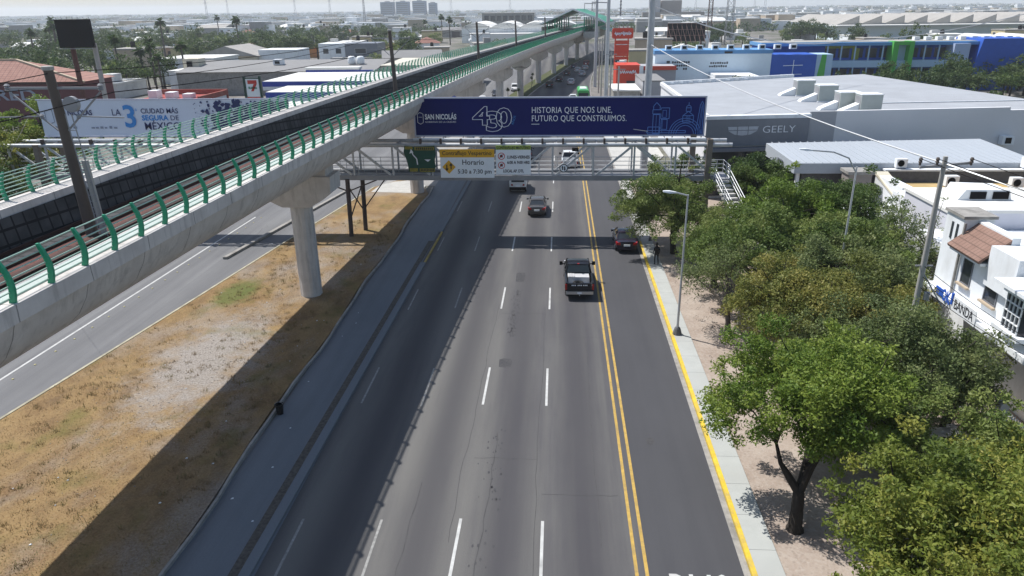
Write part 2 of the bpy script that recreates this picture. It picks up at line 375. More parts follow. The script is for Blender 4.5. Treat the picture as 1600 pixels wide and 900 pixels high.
# ------------------------------------------------------------------ road geometry
def curve(ys, xs):
    Y = np.arange(-60, 700, 2.0); X = np.interp(Y, ys, xs)
    k = np.exp(-0.5*(np.arange(-12, 13)*2/9.0)**2); k /= k.sum()
    Xp = np.concatenate([X[0]+(X[1]-X[0])*np.arange(-12,0), X, X[-1]+(X[-1]-X[-2])*np.arange(1,13)])
    Xs = np.convolve(Xp, k, 'valid')
    return lambda y: float(np.interp(y, Y, Xs))
XC = curve([-60,17,31,47,57,77,96,118,140,170,200,230,263,285,320,360,700], [-19.6,-18.8,-18.25,-17.55,-16.75,-15.5,-14.0,-12.3,-10.9,-8.8,-5.4,-1.4,2.6,5.9,11.5,18,75])
ZT = curve([-60,110,170,700], [12,12,11.2,11.2])
KR = curve([-60,150,180,200,236,254,300,350,700], [7.05,7.05,7.5,8.3,10.8,12.9,18.5,26,90])
KL = curve([-60,80,95,130,170,204,230,275,300,350,700], [-14,-14,-13.2,-10.4,-6.8,-2.6,1.2,6.6,10,17,75])
ML = curve([-60,29.6,42,66,81,150,200,700], [-41,-27.6,-25.8,-22.8,-20.4,-13.5,-9.0,60])
def strip(xa, xb, y0, y1, step=2.0, z=0.0, mb=None, mi=0):
    mb = mb or MB(); n = max(1, int(round((y1-y0)/step))); vs = []
    for i in range(n+1):
        y = y0+(y1-y0)*i/n; vs += [(xa(y) if callable(xa) else xa, y, z), (xb(y) if callable(xb) else xb, y, z)]
    return mb.add(vs, [(2*i,2*i+1,2*i+3,2*i+2) for i in range(n)], mi)
def wall_strip(xa, xb, y0, y1, z0, z1, step=2.0, mb=None, mi=0):
    mb = mb or MB(); n = max(1, int(round((y1-y0)/step))); rings = []
    for i in range(n+1):
        y = y0+(y1-y0)*i/n; a = xa(y) if callable(xa) else xa; b = xb(y) if callable(xb) else xb
        rings.append([(a,y,z0),(b,y,z0),(b,y,z1),(a,y,z1)])
    return mb.loft(rings, mi)

# ground: one sheet to the horizon
g = MB(); g.sheet([(-6000,-300),(6000,-300),(6000,9000),(-6000,9000)], -0.02); struct('ground', g, M['ground'])
# roads
lroad_l = lambda y: ML(y)-15.0
struct('left_carriageway', strip(lroad_l, lambda y: ML(y)+0.1, -40, 420, z=0.0), M['asphalt_left'])
struct('road', strip(-10.75, lambda y: min(KR(y), 3.32)-0.0 if y < 150 else KR(y), -40, 420, z=0.004), M['asphalt'])
struct('bus_lane', strip(3.32, 7.05, -40, 150, z=0.004), M['asphalt_new'])
struct('busway', strip(lambda y: -14.0, lambda y: -10.75, -40, 92, z=0.008), M['busway'])
struct('crossing_paving', strip(lambda y: ML(y)+0.1, lambda y: -10.75, 81.0, 150, z=0.002), M['crossing'])
struct('far_side_lane', strip(lambda y: KL(y) if y < 175 else KL(y), lambda y: KR(y)-0.05, 150, 420, z=0.009), M['asphalt'])
# median
med = [(ML(y), y) for y in np.arange(-40, 80.1, 2)] + [(-18.9, 83.2), (-17.2, 83.6), (-15.8, 82.2), (-14.9, 79.5)] + [(-14.25 + (0.12*math.sin(y*0.35) if y > 6 else 0), y) for y in np.arange(77, -40.1, -2)]
mm = MB(); mm.prism(med, -0.02, 0.12, 0, 0, False)
struct('median', mm, M['median'])
kk = MB(); kk.prism([(x, y) for x, y in [(-20.6,77.5),(-15.2,77.0),(-15.0,80.5),(-16.2,82.4),(-17.6,83.2),(-19.0,82.6),(-20.3,80.9)]], 0.05, 0.135)
struct('concrete_pad', kk, M['concrete'])
kb = MB(); wall_strip(lambda y: ML(y)-0.16, lambda y: ML(y), -40, 80, -0.02, 0.15, mb=kb)
struct('median_kerb', kb, mat('cream_dusty_kerb', (0.40,0.37,0.27), 0.9, 0.25, 2, stain=0.6, stain_scale=0.6))
kb = MB()
wob = lambda y: 0.10*math.sin(y*0.35)+0.06*math.sin(y*0.83+1)
wall_strip(lambda y: -14.16+wob(y), lambda y: -14.04+wob(y), -40, 80, -0.02, 0.15, mb=kb)
struct('busway_kerb', kb, M['kerb'])
# strip that parts the busway from the traffic lanes: dirty gutter and low kerb
kb = MB(); wall_strip(lambda y: -11.72+max(0,(y-20))*0.013, lambda y: -11.3+max(0,(y-20))*0.013, -40, 60, 0.0, 0.03, mb=kb)
struct('dirt_strip', kb, mat('dirty_gutter', (0.098, 0.088, 0.075), 0.95, 0.5, 6))
kb = MB(); wall_strip(lambda y: -11.28+max(0,(y-20))*0.013, lambda y: -10.86+max(0,(y-20))*0.013, -40, 54, 0.0, 0.14, mb=kb)
wall_strip(lambda y: -11.28+max(0,(y-20))*0.013, lambda y: -10.95+max(0,(y-20))*0.013, 62.5, 84, 0.0, 0.12, mb=kb)
struct('dividing_kerb', kb, M['busway'])
kb = MB(); wall_strip(lambda y: -11.02+max(0,(y-20))*0.013, lambda y: -10.88+max(0,(y-20))*0.013, 54.02, 62.48, 0.0, 0.14, mb=kb)
struct('yellow_kerb_stretch', kb, mat('worn_yellow_paint', (0.40,0.28,0.07), 0.8, 0.3, 3, stain=0.6, stain_scale=1.0, stain_col=(0.16,0.14,0.11)))
# far median with grass
fm = MB(); strip(lambda y: ML(y), lambda y: KL(y)-0.3, 0, 1, mb=None)
fm = MB(); wall_strip(lambda y: XC(y)-2.6, lambda y: XC(y)+1.7, 152, 300, -0.01, 0.13, mb=fm); struct('far_median', fm, soil_mat('green_median_grass', (0.05,0.075,0.025), (0.10,0.10,0.05), (0.16,0.15,0.10)))
fm = MB(); wall_strip(lambda y: XC(y)+1.7, lambda y: XC(y)+1.95, 152, 300, -0.01, 0.16, mb=fm); struct('far_median_kerb', fm, M['kerb'])
# right-hand kerb, sidewalk, verge
kb = MB(); wall_strip(lambda y: 7.05, lambda y: 7.24, -40, 60, 0.0, 0.15, mb=kb); struct('yellow_kerb', kb, M['yellow'])
kb = MB(); wall_strip(lambda y: 6.80, lambda y: 7.04, -40, 60, 0.0, 0.02, mb=kb); struct('gutter', kb, M['kerb'])
kb = MB(); wall_strip(lambda y: KR(y), lambda y: KR(y)+0.2, 60, 420, 0.0, 0.15, mb=kb); struct('grey_kerb', kb, M['kerb'])
sw = MB(); y = -40.0
while y < 60:      # concrete slabs with open joints
    sw.box(7.245, 8.22, y, y+1.985, 0.0, 0.145); y += 2.0
struct('sidewalk', sw, M['sidewalk'])
sw = MB(); wall_strip(lambda y: KR(y)+0.2, lambda y: KR(y)+(0.8 if y < 60.5 else 1.2 + min(1, max(0, (y-84)/14))*6.0), 60, 165, 0.0, 0.14, mb=sw)
struct('wide_sidewalk', sw, M['concrete'])
vg = MB(); vg.sheet([(8.2,-40),(30,-40),(30,84),(8.2,84)], 0.05); struct('verge', vg, M['verge'])

# ------------------------------------------------------------------ road markings
mk = MB()
for X0, ys in ((-0.44, [(20.0,23.4),(32.3,36.4),(45,49),(57.4,61.4),(69.9,73.9),(82.4,86.4),(95,99),(107.5,111.5)]),
               (-3.7, [(20.2,23.4),(32.3,36.4),(45,49),(57.4,61.4),(69.9,73.9),(82.4,86.4),(95,99),(107.5,111.5)])):
    for a, b in ys + [(ys[0][0]-12.4, ys[0][0]-8.6)]:
        mk.box(X0-0.06, X0+0.06, a, b, 0.0, 0.010)
struct('lane_marking', mk, M['white_line'])
mk = MB()
for X0, ys in ((-6.85, [(19,23.2),(32,36.2),(57.4,61.4),(69.9,73.9),(45,48.8)]), (-10.0, [(18.9,23.1),(32.2,36.2),(44.6,48.4),(57.4,61.2),(70,74)])):
    for a, b in ys: mk.box(X0-0.05, X0+0.05, a, b, 0.0, 0.0095)
struct('worn_lane_marking', mk, M['white_line_worn'])
mk = MB(); strip(2.93, 3.06, -40, 150, z=0.011, mb=mk); strip(3.30, 3.43, -40, 150, z=0.011, mb=mk)
struct('double_yellow_line', mk, M['yellow_line'])
mk = MB(); put_text(mk, 'BUS', (4.05, 18.0, 0.012), (1,0,0), (0,1,0), size=4.0, bold=0.03, width=2.1)
struct('bus_lettering', mk, M['white_line'])
mk = MB(); strip(lambda y: ML(y)-4.65+max(0,y-33)*0.0, lambda y: ML(y)-4.5, 20, 100, z=0.006, mb=mk) if False else None
mk = MB(); strip(lambda y: -30.95+(y-33.8)*0.034, lambda y: -30.80+(y-33.8)*0.034, 20, 67.5, z=0.006, mb=mk)
for a in (59, 68, 77, 86): mk.box(-35.2+(a-59)*0.1, -35.08+(a-59)*0.1, a, a+3.6, 0.0, 0.008)
for a, X0 in ((100.5,-7.2+0.0),(92,-12.5),(108,-12.6)): mk.box(X0-0.06, X0+0.06, a, a+3.6, 0, 0.013)
struct('left_road_marking', mk, M['white_line'])
dv = MB(); wall_strip(lambda y: -27.35+(y-54.7)*0.155, lambda y: -27.0+(y-54.7)*0.155, 54.7, 79, 0.0, 0.2, mb=dv); struct('kerb_divider', dv, M['kerb'])
bt = MB()
for i in range(24):
    yy = 27+i*1.75; xx = -30.2+(yy-33.8)*0.034
    bt.lathe([(0.07,0.0),(0.065,0.03),(0.03,0.05)], (xx, yy, 0.002), 8)
struct('lane_stud', bt, mat('yellow_studs', (0.45,0.40,0.2), 0.6, 0.1))
# patches, tar seams, dark stain where the surface was mended
pt = MB()
for x0,x1,y0,y1 in ((-3.2,-2.55,36.5,37.5),(-3.0,-2.4,50.2,52.1),(4.3,4.6,29,29.5)): pt.sheet([(x0,y0),((x0+x1)/2,y0-0.06),(x1,y0+0.03),(x1+0.07,(y0+y1)/2),(x1+0.02,y1),(x0+0.2,y1+0.07),(x0-0.04,y1-0.1)], 0.0075)
struct('road_patch', pt, M['patch'])
ts = MB()
def seam(pts, w_=0.035):
    for a, b in zip(pts, pts[1:]): 
        d = Vector((b[0]-a[0], b[1]-a[1], 0)).normalized(); n_ = Vector((-d.y, d.x, 0))*w_/2
        ts.add([(a[0]-n_.x,a[1]-n_.y,0.0085),(a[0]+n_.x,a[1]+n_.y,0.0085),(b[0]+n_.x,b[1]+n_.y,0.0085),(b[0]-n_.x,b[1]-n_.y,0.0085)], [(0,1,2,3)])
def wander(x, y0, y1, amp, step=0.7):
    r = random.Random(int(x*100+y0)); p = []; yy = y0; xx = x
    while yy < y1: p.append((xx, yy)); xx += r.uniform(-amp, amp); xx += (x-xx)*0.1; yy += step*r.uniform(0.6,1.4)
    return p
seam(wander(-0.75, 14, 46, 0.05), 0.02); seam(wander(-4.0, 22, 46, 0.06), 0.02); seam(wander(-2.9, 18, 30, 0.09), 0.03)
seam(wander(-5.6, 18, 26, 0.08), 0.025); seam(wander(1.8, 22, 40, 0.05), 0.022)
for x0, x1, yy in ((-3.6,-0.5,27.6),(-0.5,2.8,25.1),(-0.4,2.9,40.6),(-3.6,-0.5,44.2)):
    r = random.Random(int(yy*10)); xs = np.arange(x0, x1, 0.35); seam([(x, yy+r.uniform(-0.05,0.05)) for x in xs], 0.02)
struct('tar_seam', ts, M['tar'])
pit = MB(); r = random.Random(3)
for i in range(170):
    yy = r.uniform(40.5, 48.5); xx = -2.75 + r.gauss(0, 0.16); a = r.uniform(0.02, 0.07)
    k = r.randint(4, 6); pit.sheet([(xx+a*math.cos(6.28*j/k)*r.uniform(.6,1.2), yy+1.6*a*math.sin(6.28*j/k)*r.uniform(.6,1.2)) for j in range(k)], 0.0078)
for i in range(60):
    yy = r.uniform(17, 30); xx = -2.6 + r.gauss(0, 0.35); a = r.uniform(0.02, 0.06)
    k = 5; pit.sheet([(xx+a*math.cos(6.28*j/k), yy+2*a*math.sin(6.28*j/k)) for j in range(k)], 0.0078)
struct('road_pitting', pit, M['patch'])

# ------------------------------------------------------------------ viaduct
VY0, VY1 = -8.0, 352.0
via = empty('railway_viaduct', (XC(47), 47, 0), 'long pale concrete metro viaduct with green curved railings running up the left', 'viaduct')
OUT = [(4.8,0.0),(4.8,-0.48),(4.62,-0.52),(4.45,-1.0),(4.1,-1.55),(3.6,-2.0),(2.9,-2.35),(2.2,-2.5)]
INN = [(3.72,0.0),(3.6,-1.55),(3.5,-1.62)]
LEFT = [(-3.95,0.0),(-3.95,-0.5),(-4.1,-0.72),(-5.6,-0.76),(-5.6,-1.02),(-4.15,-1.55),(-3.6,-2.0),(-2.9,-2.35),(-2.2,-2.5)]
prof = LEFT + OUT[::-1] + INN + [(-2.62,-1.62),(-2.72,-1.55),(-2.85,0.0)]
def tang(y): 
    d = Vector((XC(y+1)-XC(y-1), 2, 0)).normalized(); return d, Vector((d.y, -d.x, 0))
def vpt(y, x, z):
    d, n = tang(y); return (XC(y)+n.x*x, y+n.y*x, ZT(y)+z)
girder = MB(); girder.loft([[vpt(y, x, z) for x, z in prof] for y in np.arange(VY0, VY1+0.1, 3.0)])
girder.build('girder', M['viaduct'], via, smooth=True)
def vstrip(name, x0, x1, z0, z1, m, ya=VY0, yb=VY1, thick=None):
    b = MB(); rs = []
    for y in np.arange(ya, yb+0.1, 3.0):
        rs.append([vpt(y,x0,z0), vpt(y,x1,z0), vpt(y,x1,z1), vpt(y,x0,z1)])
    b.loft(rs); return b.build(name, m, via)
vstrip('track_bed', -2.6, 3.48, -1.61, -1.56, M['ballast'])
b = MB()
for y in np.arange(VY0, VY1-3, 3.0):
    b.add([vpt(y,-2.58,-1.52), vpt(y,-1.3,-1.54), vpt(y+3,-1.3,-1.54), vpt(y+3,-2.58,-1.52)], [(0,1,2,3)])
    b.add([vpt(y,-2.6,-1.5), vpt(y+3,-2.6,-1.5), vpt(y+3,-2.77,-0.3), vpt(y,-2.77,-0.3)], [(0,1,2,3)])
b.build('sound_panel', M['panel'], via)
vstrip('cable_trough', -0.3, 0.15, -1.56, -1.42, M['rust_dark'])
for x in (-2.3, -1.12, 1.2, 2.65): vstrip('rail', x-0.04, x+0.04, -1.5, -1.36, M['rust_dark'])
vstrip('rusty_ballast', -1.3, -0.32, -1.559, -1.50, M['rust'])
# columns with hammerhead caps
for i, y in enumerate([47, 77.5, 108, 139, 170, 200, 230, 262, 292, 322]):
    x = XC(y)
    if y == 47: x = -17.4
    b = MB()
    pr = [((0.85 if k % 3 else 0.81)*math.cos(R(k*360/24)), (0.85 if k % 3 else 0.81)*math.sin(R(k*360/24))) for k in range(24)]
    zb = ZT(y)-5.3
    b.loft([[(x+px*k, y+py*k, z) for px, py in pr] for z, k in ((-0.02,0.88),(zb,0.88))])
    col = b.build('column', M['viaduct'], via)
    b = MB(); rs = []
    for z, hx, hy in ((zb-0.002,0.95,0.95),(zb+0.55,1.9,1.1),(zb+1.0,2.5,1.15),(zb+2.1,2.55,1.15)):
        rs.append([(x-hx,y-hy,z),(x+hx,y-hy,z),(x+hx,y+hy,z),(x-hx,y+hy,z)])
    b.loft(rs); b.box(x-2.2,x+2.2,y-0.9,y+0.9,zb+2.1,zb+2.9)
    b.build('column_cap', M['viaduct'], col)
# railings: curved green posts and pale rails, both edges
def post_mb(y, s):
    d, n = tang(y); b = MB(); o = Vector(vpt(y, 4.62 if s > 0 else -3.77, 0)); nn = n*s
    pf = []
    for t in np.linspace(0, 1, 7):
        bulge = 0.11*math.sin(math.pi*min(1, t*1.05)*0.95) - 0.14*t*t
        wd = 0.17*(1-0.2*t) if t < 0.98 else 0.07
        pf.append((bulge-wd/2, bulge+wd/2, 1.15*t))
    rs = [[o+nn*a-d*0.042+Vector((0,0,z)), o+nn*c-d*0.042+Vector((0,0,z)), o+nn*c+d*0.042+Vector((0,0,z)), o+nn*a+d*0.042+Vector((0,0,z))] for a, c, z in pf]
    return b.loft(rs)
ys_posts = [(y, s) for y in np.arange(0.4, 345, 1.48) for s in (1, -1)]
def seen(y, s):
    return (y > 14.5 if s > 0 else y > 34)
near = [p for p in ys_posts if seen(*p)][:100]; nearset = set(near)
rest = MB()
for p in ys_posts:
    if p in nearset: post_mb(*p).build('railing_post', M['post_green'], via)
    else:
        q = post_mb(*p); rest.add(q.v, q.f)
o = rest.build('railing_posts', M['post_green'], via); o['kind'] = 'stuff'
for s in (1, -1):
    for t in (0.12, 0.26, 0.40, 0.54, 0.68, 0.82, 0.95):
        bulge = 0.11*math.sin(math.pi*min(1, t*1.05)*0.95) - 0.14*t*t
        b = MB(); b.tube([vpt(y, (s*(bulge-0.06)+(4.62 if s > 0 else -3.77)), 1.15*t) for y in np.arange(0, 345, 3.0)], 0.022, 6)
        b.build('railing_bar', M['rail_white'], via)
# pale green walkway along the top of the right flange
vstrip('walkway', 3.85, 4.4, 0.004, 0.022, mat('pale_green_walkway', (0.42,0.475,0.44), 0.8, 0.12, 2, stain=0.35, stain_scale=0.8, stain_col=(0.3,0.3,0.27)), 0, 345)

# catenary poles with brackets and wires
def catenary(y, big=True, label=''):
    x = XC(y)-0.6; z0 = ZT(y)-1.56; zt = ZT(y)+5.0
    r = empty('catenary_pole', (x, y, z0), label, 'catenary pole', 'catenary poles between the two tracks')
    b = MB(); b.tube([(x,y,z0),(x-0.25,y,zt)], [0.23,0.17], 10); b.build('shaft', M['pole_brown'], r, smooth=True)
    b = MB(); b.lathe([(0.19,0),(0.21,0.02),(0.21,0.14),(0.17,0.16)], (x-0.25,y,zt), 10); b.build('pole_cap', M['pole_grey'], r)
    d, n = tang(y)
    for s in (-1, 1):
        P = lambda dx, z: Vector((x-0.2, y, ZT(y))) + n*dx*s + Vector((0,0,z))
        b = MB(); b.bar(P(0.15,4.35), P(1.9,4.35), 0.07, 0.09); b.bar(P(0.2,2.75), P(1.85,4.2), 0.055); b.bar(P(0.7,3.3), P(2.6,3.25), 0.045)
        b.lathe([(0.06,0),(0.11,0.04),(0.06,0.08),(0.11,0.12),(0.06,0.16),(0.11,0.2),(0.05,0.26)], P(1.9,4.25), 8)
        b.lathe([(0.05,0),(0.09,0.04),(0.05,0.08),(0.09,0.12),(0.04,0.18)], P(0.75,3.2), 8)
        b.build('bracket_arm', M['galv_dark'], r)
    if big:
        b = MB()
        for k in (0, 0.32): b.tube([(x+0.42+k,y-0.15,z0),(x+0.12+k*0.8,y-0.15,ZT(y)+3.4)], 0.025, 6)
        for i in range(18):
            t = i/18; b.bar((x+0.42-0.3*t,y-0.15,z0+4.6*t), (x+0.74-0.36*t,y-0.15,z0+4.6*t), 0.025)
        b.build('ladder', M['galv_dark'], r)
        b = MB(); b.tube([(x+0.55,y-0.05,z0),(x+0.42,y-0.05,ZT(y)+1.6)], 0.13, 8); b.build('counterweight_stack', M['pole_grey'], r)
        b = MB(); b.tube([(x+0.38,y-0.12,ZT(y)+3.75),(x+0.38,y+0.08,ZT(y)+3.75)], 0.3, 14); b.build('tension_wheel', M['galv_dark'], r)
CAT = [27.3, 74, 121, 169, 217, 262]
names = ['nearest brown catenary pole with ladder and tension wheel above the left railing', 'dark catenary pole on the viaduct right behind the left end of the navy banner',
         'third catenary pole up the viaduct, small and dark against pale roofs', 'fourth catenary pole up the viaduct, before the white factory roofs', 'fifth catenary pole, close before the green metro station', 'last catenary pole at the mouth of the green station roof']
for i, y in enumerate(CAT): catenary(y, i < 1, names[i])
def wire(pts, rad, name, label, m='black', sag=0.0, n=10):
    b = MB(); P = []
    for a, c in zip(pts, pts[1:]):
        a, c = Vector(a), Vector(c)
        for k in range(n): t = k/n; P.append(a.lerp(c, t) - Vector((0,0,4*sag*t*(1-t))))
    P.append(Vector(pts[-1])); b.tube(P, rad, 4); o = b.build(name, M[m]); return tag(o, label, 'cable')
cp = [-12]+CAT
for s, lab in ((-1,'left'),(1,'right')):
    pts = [Vector(vpt(y, 2.3*s-0.7, 4.2)) for y in cp]; wire(pts, 0.018, 'contact_wire', f'thin dark overhead wire above the {lab} hand track of the viaduct', sag=0.5)
wire([Vector(vpt(y, -0.8, 4.9)) for y in cp], 0.016, 'feeder_wire', 'thin dark feeder wire strung along the tops of the catenary poles', sag=0.5)
wire([Vector(vpt(27.3, -2.2, 3.2)), (-50, 60, 4.5)], 0.007, 'guy_wire', 'thin guy wire slanting down from the nearest catenary pole to the trees', m='galv')

# ------------------------------------------------------------------ pedestrian bridge
BY0, BY1 = 61.0, 63.2
pb = empty('pedestrian_bridge', (0, 62, 0), 'grey steel truss footbridge crossing above all the lanes and under the viaduct', 'footbridge')
X0, X1 = -49.0, 13.2
b = MB(); b.box(X0, X1, BY0+0.1, BY1-0.1, 5.25, 5.45); b.build('deck', M['galv_dark'], pb)
for y in (BY0, BY1):
    b = MB(); b.box(X0, X1, y-0.11, y+0.11, 5.2, 5.62); b.build('bottom_chord', M['galv_dark'], pb)
    b = MB(); b.tube([(X0,y,8.2),(X1+1.2,y,8.2)], 0.17, 10); b.build('top_chord', M['galv'], pb, smooth=True)
    xs = [-48.3+3.42*i for i in range(19)]
    for i, x in enumerate(xs[:-1]):
        b = MB(); b.bar((x,y,5.6),(x,y,8.1), 0.15)
        if y == BY0 or i % 2 == 0:
            if -8 < x < 6: b.bar((x+0.25,y,5.62),(x+3.2,y,8.08), 0.17)
            else: b.bar((x+0.2,y,8.05),(x+3.2,y,5.65), 0.17)
        b.build('truss_brace', M['galv'], pb)
b = MB()
for y in (BY0+0.2, BY1-0.2):
    for z in (5.75, 6.1, 6.45, 6.8): b.tube([(X0,y,z),(X1,y,z)], 0.03, 5)
    for i in range(40): b.bar((X0+0.6+i*1.56,y,5.45),(X0+0.6+i*1.56,y,6.8), 0.04)
b.build('handrail', M['galv'], pb)
b = MB()
for x in np.arange(X0+1, X1, 3.42): b.bar((x,BY0,8.2),(x,BY1,8.2), 0.1)
b.build('cross_brace', M['galv_dark'], pb)
for (x, y) in ((-18.2,60.95),(-17.4,62.9)):
    b = MB(); b.tube([(x-0.1,y,0.1),(x,y,5.3)], 0.2, 10); b.build('support_column', M['brown_steel'], pb)
b = MB(); b.bar((-18.2,60.95,4.2),(-15.4,60.95,5.3),0.1); b.bar((-17.4,62.9,2.2),(-15.0,62.9,5.3),0.1); b.bar((-18.2,60.95,1.8),(-17.4,62.9,4.6),0.08); b.bar((-18.2,60.95,4.6),(-17.4,62.9,1.8),0.08); b.bar((-18.2,60.95,4.2),(-21,60.95,5.3),0.1)
b.build('column_brace', M['brown_steel'], pb)
for (x, y) in ((12.55,60.9),(11.6,63.2),(-45.6,60.9),(-44.8,63.2)):
    b = MB(); b.box(x-0.22,x+0.22,y-0.22,y+0.22,0.0,8.7 if x > 0 else 8.3); b.build('end_column', mat('weathered_brown_column', (0.20,0.165,0.135), 0.8, 0.2, 2), pb)
# stairs down towards the camera on the right
def stairs(xa, ya, xb, yb, za, zb, wd):
    n = 22; b = MB(); d = Vector((xb-xa, yb-ya, 0)); dl = d.length; d.normalize(); sd = Vector((d.y,-d.x,0))*wd/2
    for i in range(n):
        t = i/n; c = Vector((xa,ya,za)).lerp(Vector((xb,yb,zb)), t+0.5/n); q = d*(dl/n/2)
        b.hexa([c-sd-q-Vector((0,0,.16)),c+sd-q-Vector((0,0,.16)),c+sd+q-Vector((0,0,.16)),c-sd+q-Vector((0,0,.16))],[c-sd-q,c+sd-q,c+sd+q,c-sd+q])
    b.build('stair_flight', M['concrete'], pb)
    b = MB()
    for s in (-1,1):
        for h in (0.35,0.7,1.05): b.tube([Vector((xa,ya,za+h))+sd*s, Vector((xb,yb,zb+h))+sd*s], 0.032, 6)
        for i in range(9):
            c = Vector((xa,ya,za)).lerp(Vector((xb,yb,zb)), i/8)+sd*s; b.bar(c, c+Vector((0,0,1.05)), 0.05)
    b.build('stair_rail', M['galv'], pb)
b = MB(); b.box(13.2, 14.4, 60.6, 63.4, 5.25, 5.43); b.build('landing', M['galv_dark'], pb)
b = MB()
for z in (5.8,6.15,6.5): b.tube([(13.2,63.3,z),(14.35,63.3,z),(14.35,60.6,z)], 0.03, 6)
for x, y in ((13.8,63.3),(14.35,63.3),(14.35,62),(14.35,60.7)): b.bar((x,y,5.4),(x,y,6.5),0.05)
b.build('landing_rail', M['galv'], pb)
stairs(13.6, 60.6, 15.7, 50.4, 5.43, 0.1, 1.2)
# lamp clamps along the chord
b = MB()
for i in range(15):
    x = -11.6+i*1.72; b.box(x-0.08,x+0.08,BY0-0.2,BY0+0.16,8.33,8.75); b.bar((x,BY0,8.5),(x,BY1-0.2,8.6),0.05)
for i in range(9):
    x = -45+i*2.2; b.box(x-0.08,x+0.08,BY0-0.2,BY0+0.16,8.33,8.75); b.bar((x,BY0,8.5),(x,BY1-0.2,8.6),0.05)
b.build('lamp_clamp', M['brown_steel'], pb)
b = MB(); b.tube([(-12.3,BY0+0.5,8.62),(12.3,BY0+0.5,8.62)], 0.09, 8); b.tube([(-45.8,BY0+0.5,8.62),(-26,BY0+0.5,8.62)], 0.09, 8); b.build('lamp_tube', M['white'], pb)
b = MB(); b.box(1.2,1.75,BY0-0.45,BY0-0.05,7.75,8.0); b.build('floodlight', M['black'], pb)

# banners
def wavy_sheet(x0, x1, z0, z1, y, amp, seed, z0b=None, z1b=None):
    n, m_ = 60, 8; r = random.Random(seed); ph = [r.uniform(0,6) for _ in range(4)]
    vs = []; 
    for i in range(n+1):
        for j in range(m_+1):
            u, v = i/n, j/m_; za = z0+((z0b if z0b is not None else z0)-z0)*u; zb = z1+((z1b if z1b is not None else z1)-z1)*u
            vs.append((x0+(x1-x0)*u, y+amp*(math.sin(u*23+ph[0])*0.6+math.sin(u*9+v*3+ph[1]))*math.sin(math.pi*v)*0.5, za+(zb-za)*v))
    fs = [(i*(m_+1)+j,(i+1)*(m_+1)+j,(i+1)*(m_+1)+j+1,i*(m_+1)+j+1) for i in range(n) for j in range(m_)]
    b = MB(); b.add(vs, fs); return b
YB = 63.45
bn = empty('street_banner', (0, YB, 8.6), 'long navy banner with white lettering and pale blue line drawing over the road', 'banner')
o = wavy_sheet(-12.42, 12.42, 8.62, 11.78, YB, 0.05, 1).build('vinyl_face', M['navy'], bn, smooth=True)
b = MB()
for z in (8.58, 11.82): b.box(-12.5, 12.5, YB-0.07, YB+0.05, z-0.06, z+0.06)
for x in (-12.47, 12.47): b.box(x-0.06, x+0.06, YB-0.06, YB+0.05, 8.5, 11.86)
b.build('hem', M['navy_edge'], bn)
b = MB()
for x in np.arange(-12.3, 12.4, 2.46): b.bar((x,YB+0.12,8.2),(x,YB+0.12,11.75),0.09)
for z in (8.75, 10.2, 11.6): b.bar((-12.3,YB+0.18,z),(12.3,YB+0.18,z),0.09)
b.build('frame', M['galv_dark'], bn)
YT = YB-0.06
b = MB()
put_text(b, 'HISTORIA QUE NOS UNE,', (-2.29,YT,10.52), size=0.72, spacing=1.06, width=6.85)
put_text(b, 'FUTURO QUE CONSTRUIMOS.', (-2.29,YT,9.82), size=0.72, spacing=1.06, width=8.1)
b.box(-2.29, -1.6, YT-0.004, YT, 9.55, 9.60)
put_text(b, 'SAN NICOLÁS', (-11.55,YT,10.02), size=0.62, bold=0.018, width=2.75)
put_text(b, 'GOBIERNO DE LA CIUDAD', (-11.55,YT,9.72), size=0.2, width=2.7)
b.build('lettering', M['print_white'], bn)
b = MB()
def line(b, pts, r=0.025, close=False, mi=0):
    P = [Vector((x,YT,z)) for x,z in pts]
    if close: P.append(P[0])
    for a, c in zip(P, P[1:]): b.bar(a, c, 0.012, r*2, mi, upv=(0,1,0)) if False else b.bar(a, c, r*2, 0.012, mi, upv=(0,1,0))
for ch, x, z, s, wd in (('4',-7.35,9.55,2.15,1.55),('3',-6.35,9.02,2.35,1.45),('0',-5.35,9.4,2.2,1.4)): put_text(b, ch, (x,YT,z), size=s, outline=0.024, bold=0.05, width=wd)
def arcpts(cx, cz, r, a0, a1, n=18, sx=1): return [(cx+sx*r*math.cos(R(a0+(a1-a0)*i/n)), cz+r*math.sin(R(a0+(a1-a0)*i/n))) for i in range(n+1)]
line(b, [(-12.2,9.75),(-12.2,10.45),(-12.0,10.6),(-11.85,10.55),(-11.7,10.45),(-11.7,9.75),(-11.95,9.6)], 0.02, True)
line(b, [(-12.1,10.2),(-11.8,10.2)], 0.015)
b.build('numeral_outline', M['print_white'], bn)
b = MB(); put_text(b, 'AÑOS', (-3.85,YT,9.5), r=(0.3,0,0.95), u=(-0.95,0,0.3), size=0.3); b.build('small_lettering', M['print_blue'], bn)
b = MB()
rect = lambda x0,x1,z0,z1,r=0.025: line(b, [(x0,z0),(x1,z0),(x1,z1),(x0,z1)], r, True)
rect(8.1,8.65,8.75,10.35); rect(8.05,8.75,10.4,10.75); line(b,[(8.1,10.75),(8.1,11.05),(8.35,11.35),(8.65,11.05),(8.65,10.75)]); line(b,[(8.37,8.75),(8.37,10.3)],0.015)
rect(8.75,9.45,10.0,10.9); rect(8.8,9.3,9.1,9.95); rect(7.6,10.9,8.8,9.0); rect(7.7,8.7,8.68,9.3); line(b,[(8.9,8.8),(8.9,9.9)],0.015); rect(8.9,9.2,10.1,10.7,0.015)
for rr in (1.35,1.15,0.95,0.75): line(b, arcpts(10.85,8.68,rr,2,178), 0.024)
